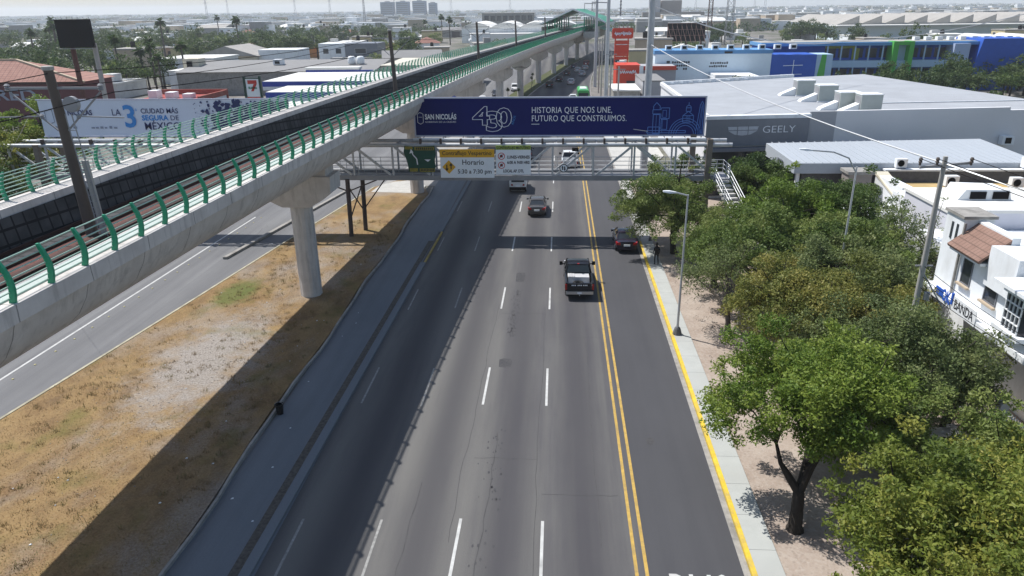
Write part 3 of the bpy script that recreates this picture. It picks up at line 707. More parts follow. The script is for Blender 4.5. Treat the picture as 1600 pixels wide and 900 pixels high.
rect(10.6,11.5,9.7,10.25); line(b,[(10.6,10.25),(11.05,10.6),(11.5,10.25)]); rect(10.85,11.25,10.6,10.9); line(b,arcpts(11.05,10.9,0.2,0,180)); line(b,[(11.05,11.1),(11.05,11.35)]); rect(10.9,11.0,9.8,10.2,0.012); rect(11.1,11.2,9.8,10.2,0.012)
line(b,[(11.75,8.7),(12.0,11.1),(12.15,11.45),(12.3,11.1),(12.3,8.7)]); line(b,[(11.95,8.7),(12.15,11.2)],0.015); line(b,[(12.1,8.7),(12.2,11.1)],0.015)
b.build('skyline_drawing', M['print_line'], bn)
# pale blue banner on the left half of the bridge
b2 = empty('street_banner', (-36, YB, 8.6), 'pale blue banner with city safety slogan behind the left railing', 'banner')
wavy_sheet(-46.4, -23.5, 8.66, 11.8, YB, 0.04, 2).build('vinyl_face', M['sky_vinyl'], b2, smooth=True)
b = MB(); b.box(-46.5,-23.4,YB-0.06,YB+0.05,11.78,11.88); b.box(-46.5,-23.4,YB-0.06,YB+0.05,8.54,8.64); b.build('hem', M['navy_edge'], b2)
b = MB()
for x in np.arange(-46.2, -23.5, 2.46): b.bar((x,YB+0.12,8.2),(x,YB+0.12,11.8),0.09)
b.build('frame', M['galv_dark'], b2)
b = MB()
put_text(b, 'SAN NICOLÁS', (-45.0,YT,10.5), size=0.62, bold=0.018, width=3.5)
put_text(b, 'LA', (-39.7,YT,10.45), size=0.8, bold=0.0, width=0.8)
put_text(b, 'CIUDAD MÁS', (-37.0,YT,10.62), size=0.62, bold=0.005, width=3.4)
put_text(b, 'DE', (-34.4,YT,10.02), size=0.6, width=0.75)
put_text(b, 'MÉXICO', (-36.9,YT,9.2), size=0.92, bold=0.008, width=3.3)
b.build('lettering', M['print_navy'], b2)
b = MB(); put_text(b, '3', (-38.75,YT,9.45), size=2.7, bold=0.05); put_text(b, 'a', (-37.5,YT,10.85), size=0.42); put_text(b, 'SEGURA', (-37.0,YT,10.02), size=0.62, bold=0.02, width=2.45); b.build('blue_lettering', M['print_blue'], b2)
b = MB()
rr_ = random.Random(5)
for k in range(14): b.box(-45.2+k*0.42, -45.2+k*0.42+rr_.uniform(0.2,0.34), YT-0.004, YT, 9.3, 9.42+rr_.uniform(0,0.12)) if k not in (5,6,7) else None
line(b, [(-45.9,10.0),(-45.9,10.9),(-45.2,11.0),(-45.15,9.9),(-45.6,9.75)], 0.03, True)
b.build('small_print', M['print_grey'], b2)
b = MB(); rr_ = random.Random(9)
for k in range(520):
    x = -32.2+8.6*rr_.random()**0.75; z = 8.85+2.75*rr_.random(); a = rr_.uniform(0.06,0.3)*min(1,(x+32.6)/2.5)
    b.add([(x+a*math.cos(6.28*j/6)*rr_.uniform(.5,1.3), YT-0.001*k*0.05, z+a*math.sin(6.28*j/6)*rr_.uniform(.5,1.3)) for j in range(6)], [tuple(range(6))])
b.build('printed_photo', M['print_navy'], b2)

# road signs hung on the front of the bridge
YS = 60.72
def sign_post(x, y, z, **k): return empty('overhead_sign', (x, YS, z), **k)
s1 = sign_post(-11.6, YS, 6, label='tattered dark green overhead sign with arrow and faded yellow strips', cat='road sign')
b = MB(); r = random.Random(4); pts = [(-12.95,8.2),(-12.2,8.1),(-11.5,8.15),(-10.4,8.2),(-10.3,7.6),(-10.42,6.9),(-10.35,6.4),(-10.5,5.95),(-11.3,5.9),(-12.0,6.05),(-12.7,6.0),(-12.75,6.6),(-12.9,7.2),(-13.05,7.7)]
b.add([(x,YS+r.uniform(-.03,.03),z) for x,z in pts]+[(x,YS+0.05,z) for x,z in pts], [tuple(range(14)),tuple(range(27,13,-1))]+[(i,(i+1)%14,14+(i+1)%14,14+i) for i in range(14)]); b.build('sheet_face', M['sign_green'], s1)
b = MB(); b.box(-12.1,-10.42,YS-0.045,YS-0.035,7.83,8.12); b.box(-12.9,-12.25,YS-0.045,YS-0.035,7.9,8.15); b.box(-12.6,-11.9,YS-0.045,YS-0.035,6.0,6.3); b.box(-11.75,-10.45,YS-0.045,YS-0.035,5.98,6.28); b.build('faded_strip', M['sign_yellow'], s1)
b = MB(); rr_ = random.Random(2)
for k in range(9): b.box(-11.95+k*0.165,-11.95+k*0.165+0.1,YS-0.05,YS-0.046,7.88,8.06); b.box(-11.65+k*0.13,-11.65+k*0.13+0.08,YS-0.05,YS-0.046,6.05,6.22)
b.build('worn_letters', M['black_print'], s1)
b = MB()
for a, c in zip([(-11.9,6.6),(-11.95,7.1),(-12.25,7.45),(-12.3,7.6)], [(-11.95,7.1),(-12.25,7.45),(-12.3,7.6),(-12.35,7.75)]): b.bar((a[0],YS-0.05,a[1]),(c[0],YS-0.05,c[1]),0.09,0.012,upv=(0,1,0))
b.add([(-12.55,YS-0.05,7.55),(-12.2,YS-0.05,7.65),(-12.4,YS-0.05,7.95)], [(0,1,2)]); b.add([(-11.3,YS-0.05,7.05),(-10.75,YS-0.05,7.05),(-11.0,YS-0.05,6.85)], [(0,1,2)])
b.build('arrow', M['print_white'], s1)
s2 = sign_post(-7.66, YS, 5.5, label='white and orange sign reading Contraflujo Vespertino Horario 5:30 a 7:30 pm', cat='road sign')
b = MB(); b.box(-9.95,-5.35,YS-0.03,YS+0.03,5.47,7.22); b.build('white_panel', M['white_clean'], s2)
b = MB(); b.box(-9.98,-5.33,YS-0.032,YS+0.032,7.225,7.9); b.build('orange_panel', M['sign_orange'], s2)
b = MB(); put_text(b, 'Contraflujo Vespertino', (-9.78,YS-0.036,7.42), size=0.48, bold=0.005, width=4.2); put_text(b, 'Horario', (-8.1,YS-0.036,6.6), size=0.62, bold=0.008, width=1.85); put_text(b, '5:30 a 7:30 pm', (-8.5,YS-0.036,5.85), size=0.5, bold=0.008, width=2.9); b.build('lettering', M['black_print'], s2)
b = MB(); b.add([(-9.8,YS-0.036,6.4),(-9.22,YS-0.036,5.82),(-8.64,YS-0.036,6.4),(-9.22,YS-0.036,6.98)], [(0,1,2,3)]); b.build('yellow_diamond', M['sign_orange'], s2)
b = MB()
for x, s in ((-9.4,-1),(-9.04,1)):
    b.box(x-0.045,x+0.045,YS-0.045,YS-0.04,6.2,6.6); zt = 6.4+s*0.36; zb = 6.4+s*0.12
    b.add([(x-0.15,YS-0.045,zb),(x+0.15,YS-0.045,zb),(x,YS-0.045,zt)], [(0,1,2)])
b.build('arrow', M['black_print'], s2)
s3 = sign_post(-3.7, YS, 5.8, label='white sign headed Contraflujo Matutino with two small prohibition circles', cat='road sign')
b = MB(); b.box(-5.2,-2.25,YS-0.03,YS+0.03,5.76,7.86); b.build('white_panel', M['white_clean'], s3)
b = MB(); b.box(-5.2,-2.25,YS-0.032,YS+0.032,7.865,8.2); b.build('lime_panel', M['sign_lime'], s3)
b = MB(); put_text(b, 'CONTRAFLUJO MATUTINO', (-5.12,YS-0.036,7.93), size=0.3, bold=0.008, width=2.8); put_text(b, 'LUNES-VIERNES', (-4.25,YS-0.036,7.13), size=0.34, bold=0.012, width=1.9); put_text(b, '6:00 A 9:00 HRS', (-4.25,YS-0.036,6.68), size=0.34, bold=0.012, width=1.9); put_text(b, 'LOCAL AP. DTL', (-4.6,YS-0.036,5.95), size=0.34, bold=0.012, width=1.75)
b.build('lettering', M['black_print'], s3)
def ring(b, x, z, r0, r1, y, n=24): 
    b.add([(x+r_*math.cos(6.2832*i/n),y,z+r_*math.sin(6.2832*i/n)) for r_ in (r0,r1) for i in range(n)], [(i,(i+1)%n,n+(i+1)%n,n+i) for i in range(n)])
b = MB()
for z in (7.32, 6.55): ring(b, -4.73, z, 0.24, 0.30, YS-0.037); b.bar((-4.9,YS-0.04,z-0.17),(-4.56,YS-0.04,z+0.17),0.05,0.005,upv=(0,1,0))
b.build('red_ring', M['red_print'], s3)
b = MB()
for z in (7.32, 6.55): b.box(-4.86,-4.62,YS-0.039,YS-0.0385,z-0.1,z+0.06); b.box(-4.82,-4.66,YS-0.039,YS-0.0385,z+0.06,z+0.13)
b.build('pictogram', M['black_print'], s3)
s4 = sign_post(0.52, YS, 5.9, label='small round white sign on the bridge rail below the white pickup', cat='road sign')
b = MB(); n=28; b.add([(0.52+0.37*math.cos(6.2832*i/n),YS,6.3+0.37*math.sin(6.2832*i/n)) for i in range(n)]+[(0.52+0.37*math.cos(6.2832*i/n),YS+0.03,6.3+0.37*math.sin(6.2832*i/n)) for i in range(n)], [tuple(range(n)),tuple(range(2*n-1,n-1,-1))]+[(i,(i+1)%n,n+(i+1)%n,n+i) for i in range(n)]); b.build('disc', M['white_clean'], s4)
b = MB(); ring(b, 0.52, 6.3, 0.29, 0.36, YS-0.006); b.build('rim_ring', M['black_print'], s4)
b = MB(); b.box(0.38,0.48,YS-0.008,YS-0.006,6.15,6.45); b.box(0.56,0.66,YS-0.008,YS-0.006,6.15,6.45); b.add([(0.34,YS-0.009,6.36),(0.52,YS-0.009,6.36),(0.43,YS-0.009,6.54)],[(0,1,2)]); b.add([(0.52,YS-0.009,6.24),(0.7,YS-0.009,6.24),(0.61,YS-0.009,6.06)],[(0,1,2)]); b.build('pictogram', M['black_print'], s4)
b = MB(); b.bar((7.7,YB-0.1,8.95),(6.4,YB-0.9,9.25),0.07,0.05); o = b.build('lamp_arm', M['galv']); tag(o, 'short pale metal rod sticking out before the navy banner by the drawing', 'rod')

# ------------------------------------------------------------------ street lamps, poles, cables
def street_lamp(x, y, h, label, dx=-1.0, base=True, arm=1.1, curved=False):
    r = empty('street_lamp', (x,y,0), label, 'street lamp')
    b = MB(); b.tube([(x,y,0.1),(x,y,0.9),(x+0.02,y,h)], [0.1,0.075,0.05], 10); b.build('pole', M['galv'], r, smooth=True)
    if base: b = MB(); b.lathe([(0.28,0.1),(0.28,0.22),(0.2,0.5),(0.13,0.62)], (x,y,0.0), 10); b.build('base', M['kerb_dark'], r)
    b = MB()
    if curved: b.tube([(x,y,h-0.3),(x+dx*0.5,y,h+0.5),(x+dx*1.4,y,h+0.85),(x+dx*2.6,y,h+0.95)], 0.045, 8)
    else: b.tube([(x,y,h-0.05),(x+dx*arm*0.6,y,h+0.12)], 0.045, 8)
    b.build('arm', M['galv'], r, smooth=True)
    tip = Vector((x+dx*2.6,y,h+0.95)) if curved else Vector((x+dx*arm*0.6,y,h+0.12))
    b = MB(); t2 = tip+Vector((dx*0.75,0,0.08)); b.loft([[tip+Vector((0,a*0.6,c*0.7)) for a, c in ((-.11,-.05),(.11,-.05),(.09,.06),(-.09,.06))], [tip.lerp(t2,0.5)+Vector((0,a,c)) for a, c in ((-.15,-.06),(.15,-.06),(.11,.07),(-.11,.07))], [t2+Vector((0,a*0.6,c*0.6)) for a, c in ((-.15,-.06),(.15,-.06),(.11,.05),(-.11,.05))]])
    b.build('lamp_head', M['white'], r)
street_lamp(7.45, 41.0, 8.9, 'slim grey street lamp standing on the sidewalk beside the yellow kerb')
street_lamp(17.2, 42.5, 10.2, 'street lamp with long curved arm before the grey dealership wing', curved=True, base=False)
def util_pole(x, y, h, label):
    r = empty('utility_pole', (x,y,0), label, 'utility pole')
    b = MB(); b.tube([(x,y,0),(x,y,h)], [0.17,0.095], 10); b.build('shaft', M['pole_grey'], r, smooth=True)
    b = MB(); b.bar((x-1.05,y-0.1,h-0.45),(x+1.15,y+0.15,h-0.3),0.1,0.1); b.build('crossarm', M['galv_dark'], r)
    for dx in (-1.0,-0.3,1.1):
        b = MB(); b.lathe([(0.05,0),(0.05,0.1),(0.09,0.14),(0.06,0.2),(0.09,0.26),(0.05,0.34)], (x+dx,y,h-0.38), 8); b.build('insulator', M['pole_brown'], r)
    b = MB(); b.bar((x-0.35,y,h*0.62),(x+0.4,y,h*0.62),0.06); b.lathe([(0.13,0),(0.13,0.35)], (x+0.3,y-0.2,h*0.5), 8); b.bar((x,y,h*0.6),(x+0.9,y-0.6,h*0.48),0.05); b.build('service_bracket', M['galv_dark'], r)
util_pole(16.4, 31.6, 12.9, 'grey concrete utility pole with three insulators beside the white corner house')
r = empty('steel_post', (11.3,41.6,0), 'short pale concrete post rising between the roadside tree crowns', 'post')
b = MB(); b.tube([(11.3,41.6,0),(11.3,41.6,3.6)], [0.16,0.13], 8); b.build('shaft', M['pole_grey'], r); b = MB(); b.bar((11.3,41.6,2.4),(12.6,42.6,2.1),0.04); b.bar((11.3,41.6,2.0),(12.4,42.2,1.5),0.04); b.build('bracket', M['galv_dark'], r)
def monopole(x, y, h, label, s=1):
    r = empty('transmission_pole', (x,y,0), label, 'power pole', 'steel transmission poles along the right sidewalk')
    b = MB(); b.tube([(x,y,0),(x,y,h)], [0.42,0.26], 12); b.build('shaft', M['galv'], r, smooth=True)
    for k, z in enumerate((h-1.0, h-4.2, h-7.4)):
        b = MB(); b.bar((x,y,z),(x-3.1,y,z+0.12),0.16); b.lathe([(0.04,0),(0.1,-0.2),(0.05,-0.3),(0.1,-0.5),(0.05,-0.6),(0.1,-0.8),(0.05,-0.9),(0.1,-1.2),(0.04,-1.5)], (x-3.0,y,z), 8); b.build('crossarm', M['galv_dark'], r)
monopole(8.9, 75.0, 27.0, 'tall grey steel transmission pole rising behind the right end of the navy banner')
monopole(9.0, 142, 27.0, 'grey steel transmission pole beyond the first, before the red restaurant sign')
monopole(9.2, 190, 27.0, 'third grey steel transmission pole, thin and close beside the station')
def wood_pole(x, y, h, label):
    r = empty('utility_pole', (x,y,0), label, 'utility pole', 'utility poles along the far right sidewalk')
    b = MB(); b.tube([(x,y,0),(x,y,h)], [0.17,0.11], 8); b.build('shaft', M['pole_grey'], r)
    b = MB(); b.bar((x-0.9,y,h-0.4),(x+0.9,y,h-0.4),0.1); b.build('crossarm', M['galv_dark'], r)
for i, (x, y, h) in enumerate([(8.6,108,11),(8.7,126,12),(9.0,158,13),(9.4,176,12),(10.2,205,13)]): wood_pole(x, y, h, 'concrete utility pole in the crowded row along the far right sidewalk')
wire([(8.9,75,15.5),(16.4,31.6,12.6),(30,5,11)], 0.035, 'power_cable', 'thick pale cable running from the banner end down past the utility pole', 'galv', 0.6)
wire([(9.0,75,19.0),(40,110,14.0),(80,120,20.5)], 0.06, 'power_cable', 'pale cable sagging across the right roofs towards the top right corner', 'galv', 1.5)
for k in range(3): wire([(16.4+[-1,-.3,1.1][k],31.6,12.8),(24+k*0.6,-2,12)], 0.015, 'service_wire', 'thin wire from the utility pole crossarm running past the white house', 'black', 0.5)['group'] = 'crossarm wires'
for k in range(3): wire([(16.4,31.5,8-k*0.5),(20.5+k*0.3,24,6.0-k*0.4),(22,5,7)], 0.015, 'service_wire', 'thin drooping wire in front of the white corner house facade', 'black', 0.4)['group'] = 'facade wires'

# ------------------------------------------------------------------ vehicles (built facing +y, then turned)
def ring_(y, hw, zb, zt, sh=0.8):
    h = [(0,zt+0.02),(hw*0.72,zt),(hw*0.94,zt-0.09),(hw,zb+(zt-zb)*0.55),(hw*0.97,zb+0.12),(hw*0.82,zb)]
    return [(x,y,z) for x,z in h] + [(-x,y,z) for x,z in h[::-1][:-1]]
def wheels(r, ys, hw, rad):
    for y in ys:
        for s in (-1,1):
            b = MB(); b.tube([(s*(hw-0.2),y,rad),(s*(hw+0.01),y,rad)], rad, 16); wh = b.build('wheel', M['tyre'], r, smooth=True)
            b = MB(); b.tube([(s*(hw+0.005),y,rad),(s*(hw+0.025),y,rad)], rad*0.62, 12); b.build('rim', M['rim'], wh)
def greenhouse(r, p, yb0, yb1, yt0, yt1, hb, ht, zb, zt):
    b = MB(); base = [(-hb,yb0,zb),(hb,yb0,zb),(hb,yb1,zb),(-hb,yb1,zb)]; top = [(-ht,yt0,zt),(ht,yt0,zt),(ht,yt1,zt),(-ht,yt1,zt)]
    b.hexa(base, top); gl = b.build('window_glass', M['glass'], r)
    b = MB(); k = 0.96
    rs = []
    for y, zz, h_ in ((yt0-0.1,zt-0.03,ht*0.9),(yt0+0.12,zt+0.03,ht+0.02),((yt0+yt1)/2,zt+0.06,ht+0.03),(yt1-0.12,zt+0.03,ht+0.02),(yt1+0.1,zt-0.04,ht*0.9)):
        rs.append([(-h_,y,zz-0.035),(h_,y,zz-0.035),(h_,y,zz),(h_*0.6,y,zz+0.03),(-h_*0.6,y,zz+0.03),(-h_,y,zz)])
    b.loft(rs); b.build('roof', p, r, smooth=True)
    b = MB()
    for s in (-1,1):
        for (ya, yb) in ((yb0,yt0),(yb1,yt1)): b.bar((s*(hb+0.005),ya,zb),(s*(ht+0.005),yb,zt),0.1,0.09)
        ym = (yb0+yb1)/2; b.bar((s*(hb+0.01),ym,zb),(s*(ht+0.01),(yt0+yt1)/2,zt),0.09,0.05)
    b.build('pillar', p, gl)
def common(r, hw, L, zl, p, plate_z, mir_y, mir_z):
    for s in (-1,1):
        b = MB(); b.loft([[(s*hw*0.55,-L/2-0.02,zl),(s*hw*0.93,-L/2+0.06,zl),(s*hw*0.93,-L/2+0.06,zl+0.2),(s*hw*0.6,-L/2-0.01,zl+0.17)],[(s*hw*0.55,-L/2+0.2,zl),(s*hw*0.985,-L/2+0.5,zl+0.02),(s*hw*0.985,-L/2+0.5,zl+0.2),(s*hw*0.6,-L/2+0.2,zl+0.19)]]); b.build('tail_light', M['tail'], r)
        b = MB(); b.box(min(s*hw*0.5,s*hw*0.9),max(s*hw*0.5,s*hw*0.9),L/2-0.2,L/2+0.01,zl-0.12,zl+0.04); b.build('headlight', M['headl'], r)
        b = MB(); b.loft([[(s*hw,mir_y-0.08,mir_z),(s*hw,mir_y+0.08,mir_z),(s*hw,mir_y+0.08,mir_z+0.12),(s*hw,mir_y-0.08,mir_z+0.12)],[(s*(hw+0.2),mir_y-0.12,mir_z-0.02),(s*(hw+0.2),mir_y+0.06,mir_z-0.02),(s*(hw+0.2),mir_y+0.06,mir_z+0.16),(s*(hw+0.2),mir_y-0.12,mir_z+0.16)]]); b.build('mirror', p, r)
    b = MB(); b.box(-0.26,0.26,-L/2-0.04,-L/2+0.05,plate_z,plate_z+0.15); b.build('number_plate', M['white_clean'], r)
def finish(r, x, y, rz, label, cat, group=None):
    r.location = (x, y, 0.012); r.rotation_euler = (0,0,rz); tag(r, label, cat, group); return r
NCAR = [0]
def sedan(col, x, y, rz, label, group=None, kind='sedan'):
    NCAR[0] += 1; p = paint('car_paint', col)
    r = empty('parked_car' if 'parked' in label else 'passenger_car', (0,0,0)); b = MB()
    if kind == 'sedan':
        st = [(-2.36,0.66,0.36,0.72),(-2.28,0.80,0.26,0.98),(-1.7,0.88,0.22,1.03),(-0.8,0.9,0.2,0.97),(0.9,0.9,0.2,0.95),(1.5,0.88,0.22,0.88),(2.1,0.8,0.25,0.76),(2.36,0.62,0.33,0.6)]
        b.loft([ring_(y_,h,zb,zt) for y_,h,zb,zt in st]); b.build('body', p, r, smooth=True)
        greenhouse(r, p, -1.72, 1.2, -0.98, 0.38, 0.79, 0.6, 0.95, 1.42); wheels(r, (-1.38,1.42), 0.88, 0.32); common(r, 0.9, 4.72, 0.72, p, 0.62, 0.85, 0.98)
    elif kind == 'van':
        st = [(-2.3,0.86,0.4,1.9),(-2.24,0.93,0.3,1.98),(0.6,0.93,0.28,1.98),(1.2,0.92,0.28,1.5),(1.5,0.9,0.28,1.12),(2.1,0.86,0.3,0.98),(2.34,0.7,0.4,0.75)]
        b.loft([ring_(y_,h,zb,zt) for y_,h,zb,zt in st]); b.build('body', p, r, smooth=True)
        part_ = MB(); part_.box(-0.7,0.7,-2.33,-2.305,1.25,1.75); part_.build('rear_window', M['glass'], r)
        part_ = MB(); part_.box(-0.9,0.9,-2.36,-2.31,0.35,0.7); part_.build('rear_bumper', M['black'], r)
        wheels(r, (-1.4,1.5), 0.9, 0.34); common(r, 0.93, 4.66, 0.85, p, 0.72, 1.0, 1.15)
    else:
        st = [(-2.2,0.72,0.4,0.8),(-2.12,0.86,0.3,1.08),(-1.5,0.9,0.25,1.1),(0.9,0.9,0.24,1.05),(1.5,0.88,0.26,1.0),(2.05,0.8,0.3,0.85),(2.28,0.62,0.38,0.66)]
        b.loft([ring_(y_,h,zb,zt) for y_,h,zb,zt in st]); b.build('body', p, r, smooth=True)
        greenhouse(r, p, -2.1, 1.25, -1.75, 0.45, 0.82, 0.68, 1.05, 1.6); wheels(r, (-1.3,1.4), 0.88, 0.35); common(r, 0.9, 4.46, 0.85, p, 0.7, 0.85, 1.08)
    return finish(r, x, y, rz, label, 'car', group)
def pickup(col, x, y, rz, label, cargo=None, tail_marks=False):
    p = paint('pickup_paint', col, 0.2); r = empty('pickup_truck', (0,0,0)); b = MB()
    st = [(-0.72,0.98,0.4,1.22),(0.0,1.0,0.38,1.2),(1.2,1.0,0.38,1.16),(1.7,0.98,0.4,1.14),(2.5,0.95,0.42,1.08),(2.86,0.8,0.5,0.9)]
    b.loft([ring_(y_,h,zb,zt) for y_,h,zb,zt in st]); b.build('cab', p, r, smooth=True)
    greenhouse(r, p, -0.72, 1.35, -0.55, 0.6, 0.9, 0.74, 1.18, 1.84)
    b = MB()
    for s in (-1,1):
        rs = []
        for y_ in (-2.85,-2.2,-1.2,-0.74): rs.append([(s*0.98,y_,0.45),(s*1.0,y_,0.8),(s*0.97,y_,1.24),(s*0.86,y_,1.26),(s*0.85,y_,0.7),(s*0.8,y_,0.45)])
        b.loft(rs)
    b.box(-0.86,0.86,-2.82,-0.72,0.62,0.72); b.build('cargo_bed', p, r)
    b = MB(); b.loft([[(-0.84,y_,0.6),(0.84,y_,0.6),(0.84,y_,1.22),(-0.84,y_,1.22)] for y_ in (-2.9,-2.8)]); tg = b.build('tailgate', p, r)
    if tail_marks:
        b = MB()
        for x0 in (-0.55,-0.14,0.24):
            for k in range(3): b.box(x0+k*0.11,x0+k*0.11+0.08,-2.912,-2.902,1.04,1.12)
        b.build('tailgate_mark', M['print_white'], tg)
    b = MB(); b.box(-0.95,0.95,-3.02,-2.92,0.45,0.66); b.bar((0,-3.0,0.42),(0,-3.16,0.42),0.06); b.build('rear_bumper', M['chrome'], r)
    b = MB(); b.box(-0.16,0.16,-3.035,-3.022,0.5,0.62); b.build('number_plate', M['white_clean'], r)
    b = MB(); b.box(-0.07,0.07,-0.73,-0.6,1.86,1.9); b.build('brake_lamp', M['tail'], r)
    for s in (-1,1):
        b = MB(); b.box(min(s*0.86,s*1.0),max(s*0.86,s*1.0),-2.9,-2.83,0.75,1.15); b.build('tail_light', M['tail'], r)
        b = MB(); b.box(min(s*0.55,s*0.9),max(s*0.55,s*0.9),2.6,2.84,0.78,0.94); b.build('headlight', M['headl'], r)
        b = MB(); b.bar((s*0.93,0.95,1.3),(s*1.12,0.95,1.33),0.06); b.box(min(s*1.08,s*1.3),max(s*1.08,s*1.3),0.85,1.0,1.25,1.5); b.build('mirror', M['black'], r)
    wheels(r, (-1.75,1.85), 0.95, 0.4)
    return finish(r, x, y, rz, label, 'pickup truck')
pk = pickup((0.012,0.012,0.014), 1.55, 49.6, 0.02, 'black pickup truck with white load in its open bed beside the double yellow line', tail_marks=True)
# load lying in the bed: separate things
def bed_load(name, mb, m, label, cat):
    o = mb.build(name, m); o.location = (1.55, 49.6, 0.012); o.rotation_euler = (0,0,0.02); return tag(o, label, cat)
b = MB(); b.hexa([(-0.78,-1.5,0.725),(0.78,-1.5,0.725),(0.78,-0.8,0.725),(-0.78,-0.8,0.725)],[(-0.75,-1.45,1.16),(0.75,-1.45,1.14),(0.74,-0.82,1.2),(-0.76,-0.82,1.2)])
for k in range(4): b.box(-0.72+k*0.12,-0.66+k*0.12,-1.5,-0.82,1.2,1.225)
bed_load('white_crate', b, mat('pale_grey_load', (0.5,0.5,0.5), 0.7, 0.15, 3), 'white slatted load behind the cab in the black pickup bed', 'load')
b = MB(); b.tube([(-0.05+0.3*math.cos(R(a)),-1.95+0.3*math.sin(R(a)),0.86) for a in range(0,361,30)], 0.12, 8); bed_load('spare_tyre', b, M['tyre'], 'dark tyre lying in the open bed of the black pickup', 'tyre')
b = MB(); b.hexa([(-0.8,-2.7,0.725),(0.75,-2.7,0.725),(0.75,-1.52,0.725),(-0.8,-1.52,0.725)],[(-0.78,-2.68,0.74),(0.74,-2.68,0.74),(0.74,-1.54,0.75),(-0.78,-1.54,0.75)]); bed_load('white_sheet', b, M['white'], 'flat white sheet covering the bed floor of the black pickup', 'sheet')
sedan((0.075,0.070,0.068), -1.95, 70.2, 0.0, 'grey brown sedan driving away between white lane dashes beyond the pickup')
sedan((0.020,0.014,0.026), 5.75, 59.3, 0.0, 'dark purple black sedan parked by the kerb half under the mesquite tree')
sedan((0.78,0.79,0.79), -4.3, 79.8, 0.0, 'white boxy van driving away half hidden under the footbridge', kind='van')
pickup((0.70,0.71,0.71), 1.5, 92.5, 0.0, 'white pickup truck driving away seen through the footbridge truss')
sedan((0.02,0.03,0.06), -4.3, 97.5, 0.0, 'dark blue car beyond the footbridge in the shade of the viaduct', kind='suv')
FAR = [((0.72,0.72,0.72),3.2,160.5,'white car just showing above the navy banner'),((0.55,0.56,0.57),3.3,197,'silver car under way in the middle of the far road'),((0.03,0.03,0.035),-2.2,189,'dark green car close to the far median kerb','suv'),
       ((0.02,0.02,0.025),0.3,205,'black car behind the dark green car by the median'),((0.02,0.022,0.03),2.6,224,'black car in the far traffic queue left lane'),((0.35,0.36,0.38),7.0,222,'grey car in the far queue near the sidewalk'),
       ((0.5,0.5,0.5),6.0,236,'pale car in the dense queue before the station'),((0.02,0.03,0.07),5.2,250,'dark blue car in the queue under the station'),((0.25,0.02,0.02),9.6,262,'red car in the queue under the station','suv'),((0.4,0.4,0.4),8.6,244,'light grey car near the utility poles in the queue')]
for c in FAR: sedan(c[0], c[1], c[2], -0.12 if c[2] > 200 else -0.04, c[3], kind=c[4] if len(c) > 4 else 'sedan')
sedan((0.70,0.70,0.70), -10.6, 182, 3.2, 'white car on the left road between viaduct columns', kind='suv')
sedan((0.72,0.72,0.70), -16.2, 158, 3.25, 'white car seen under the viaduct beside its shaded column')
sedan((0.03,0.03,0.035), -14.2, 170, 3.25, 'black car following the white car on the left road')
# green minibus
r = empty('city_bus', (0,0,0)); p = paint('bus_paint', (0.06,0.42,0.10), 0.3)
b = MB(); b.loft([[(-1.2,y_,0.4),(1.2,y_,0.4),(1.22,y_,1.5),(1.15,y_,2.75),(0.9,y_,2.95),(-0.9,y_,2.95),(-1.15,y_,2.75),(-1.22,y_,1.5)] for y_ in (-4.2,4.2)]); b.build('body', p, r)
b = MB(); b.box(-1.0,1.0,-4.24,-4.2,1.6,2.4); b.build('rear_window', M['glass'], r)
for s in (-1,1):
    b = MB(); b.box(min(s*1.19,s*1.235),max(s*1.19,s*1.235),-3.8,3.6,1.6,2.3); b.build('side_window', M['glass'], r)
    b = MB(); b.box(min(s*0.8,s*1.1),max(s*0.8,s*1.1),-4.25,-4.2,0.8,1.1); b.build('tail_light', M['tail'], r)
b = MB(); b.box(-0.7,0.7,-2.5,-0.5,2.95,3.15); b.box(-0.6,0.6,0.8,2.0,2.95,3.1); b.build('roof_unit', M['white'], r)
wheels(r, (-2.6,2.6), 1.18, 0.45); finish(r, 5.2, 158.0, 0, 'bright green minibus just above the top edge of the navy banner', 'bus')

# ------------------------------------------------------------------ person on the sidewalk
def person(x, y, rz, label):
    r = empty('person', (x,y,0.15), label, 'person')
    me = bpy.data.meshes.new('body'); V = [(0,0,0.92),(0,0,1.15),(0,0,1.38),(0,0.01,1.5),(0,0.03,1.64),(0,0.04,1.72),
        (-0.1,0,0.86),(-0.11,0.05,0.48),(-0.11,-0.02,0.07),(-0.12,0.12,0.03),(0.1,0,0.86),(0.12,-0.06,0.48),(0.12,-0.14,0.08),(0.13,0.0,0.03),
        (-0.19,0,1.38),(-0.25,-0.02,1.12),(-0.22,0.12,0.92),(-0.21,0.17,0.84),(0.19,0,1.38),(0.25,-0.04,1.12),(0.25,0.06,0.9),(0.25,0.1,0.82)]
    E_ = [(0,1),(1,2),(2,3),(3,4),(4,5),(0,6),(6,7),(7,8),(8,9),(0,10),(10,11),(11,12),(12,13),(2,14),(14,15),(15,16),(16,17),(2,18),(18,19),(19,20),(20,21)]
    me.from_pydata(V, E_, []); o = bpy.data.objects.new('body', me); link(o, r); me.materials.append(M['cloth_black'])
    sm = o.modifiers.new('skin_mod','SKIN'); rad = [.15,.15,.16,.06,.10,.08,.09,.065,.045,.04,.09,.065,.045,.04,.06,.045,.035,.035,.06,.045,.035,.035]
    for i, v in enumerate(me.skin_vertices[0].data): v.radius = (rad[i], rad[i]*0.85); v.use_root = (i == 0)
    ss = o.modifiers.new('smooth','SUBSURF'); ss.levels = 2; ss.render_levels = 2
    b = MB(); b.lathe([(0.02,-0.1),(0.09,-0.06),(0.105,0.02),(0.08,0.09),(0.02,0.12)], (x,y+0.025,0.15+1.68), 12); b.build('hair', M['hair'], r, smooth=True)
    r.rotation_euler = (0,0,rz); return r
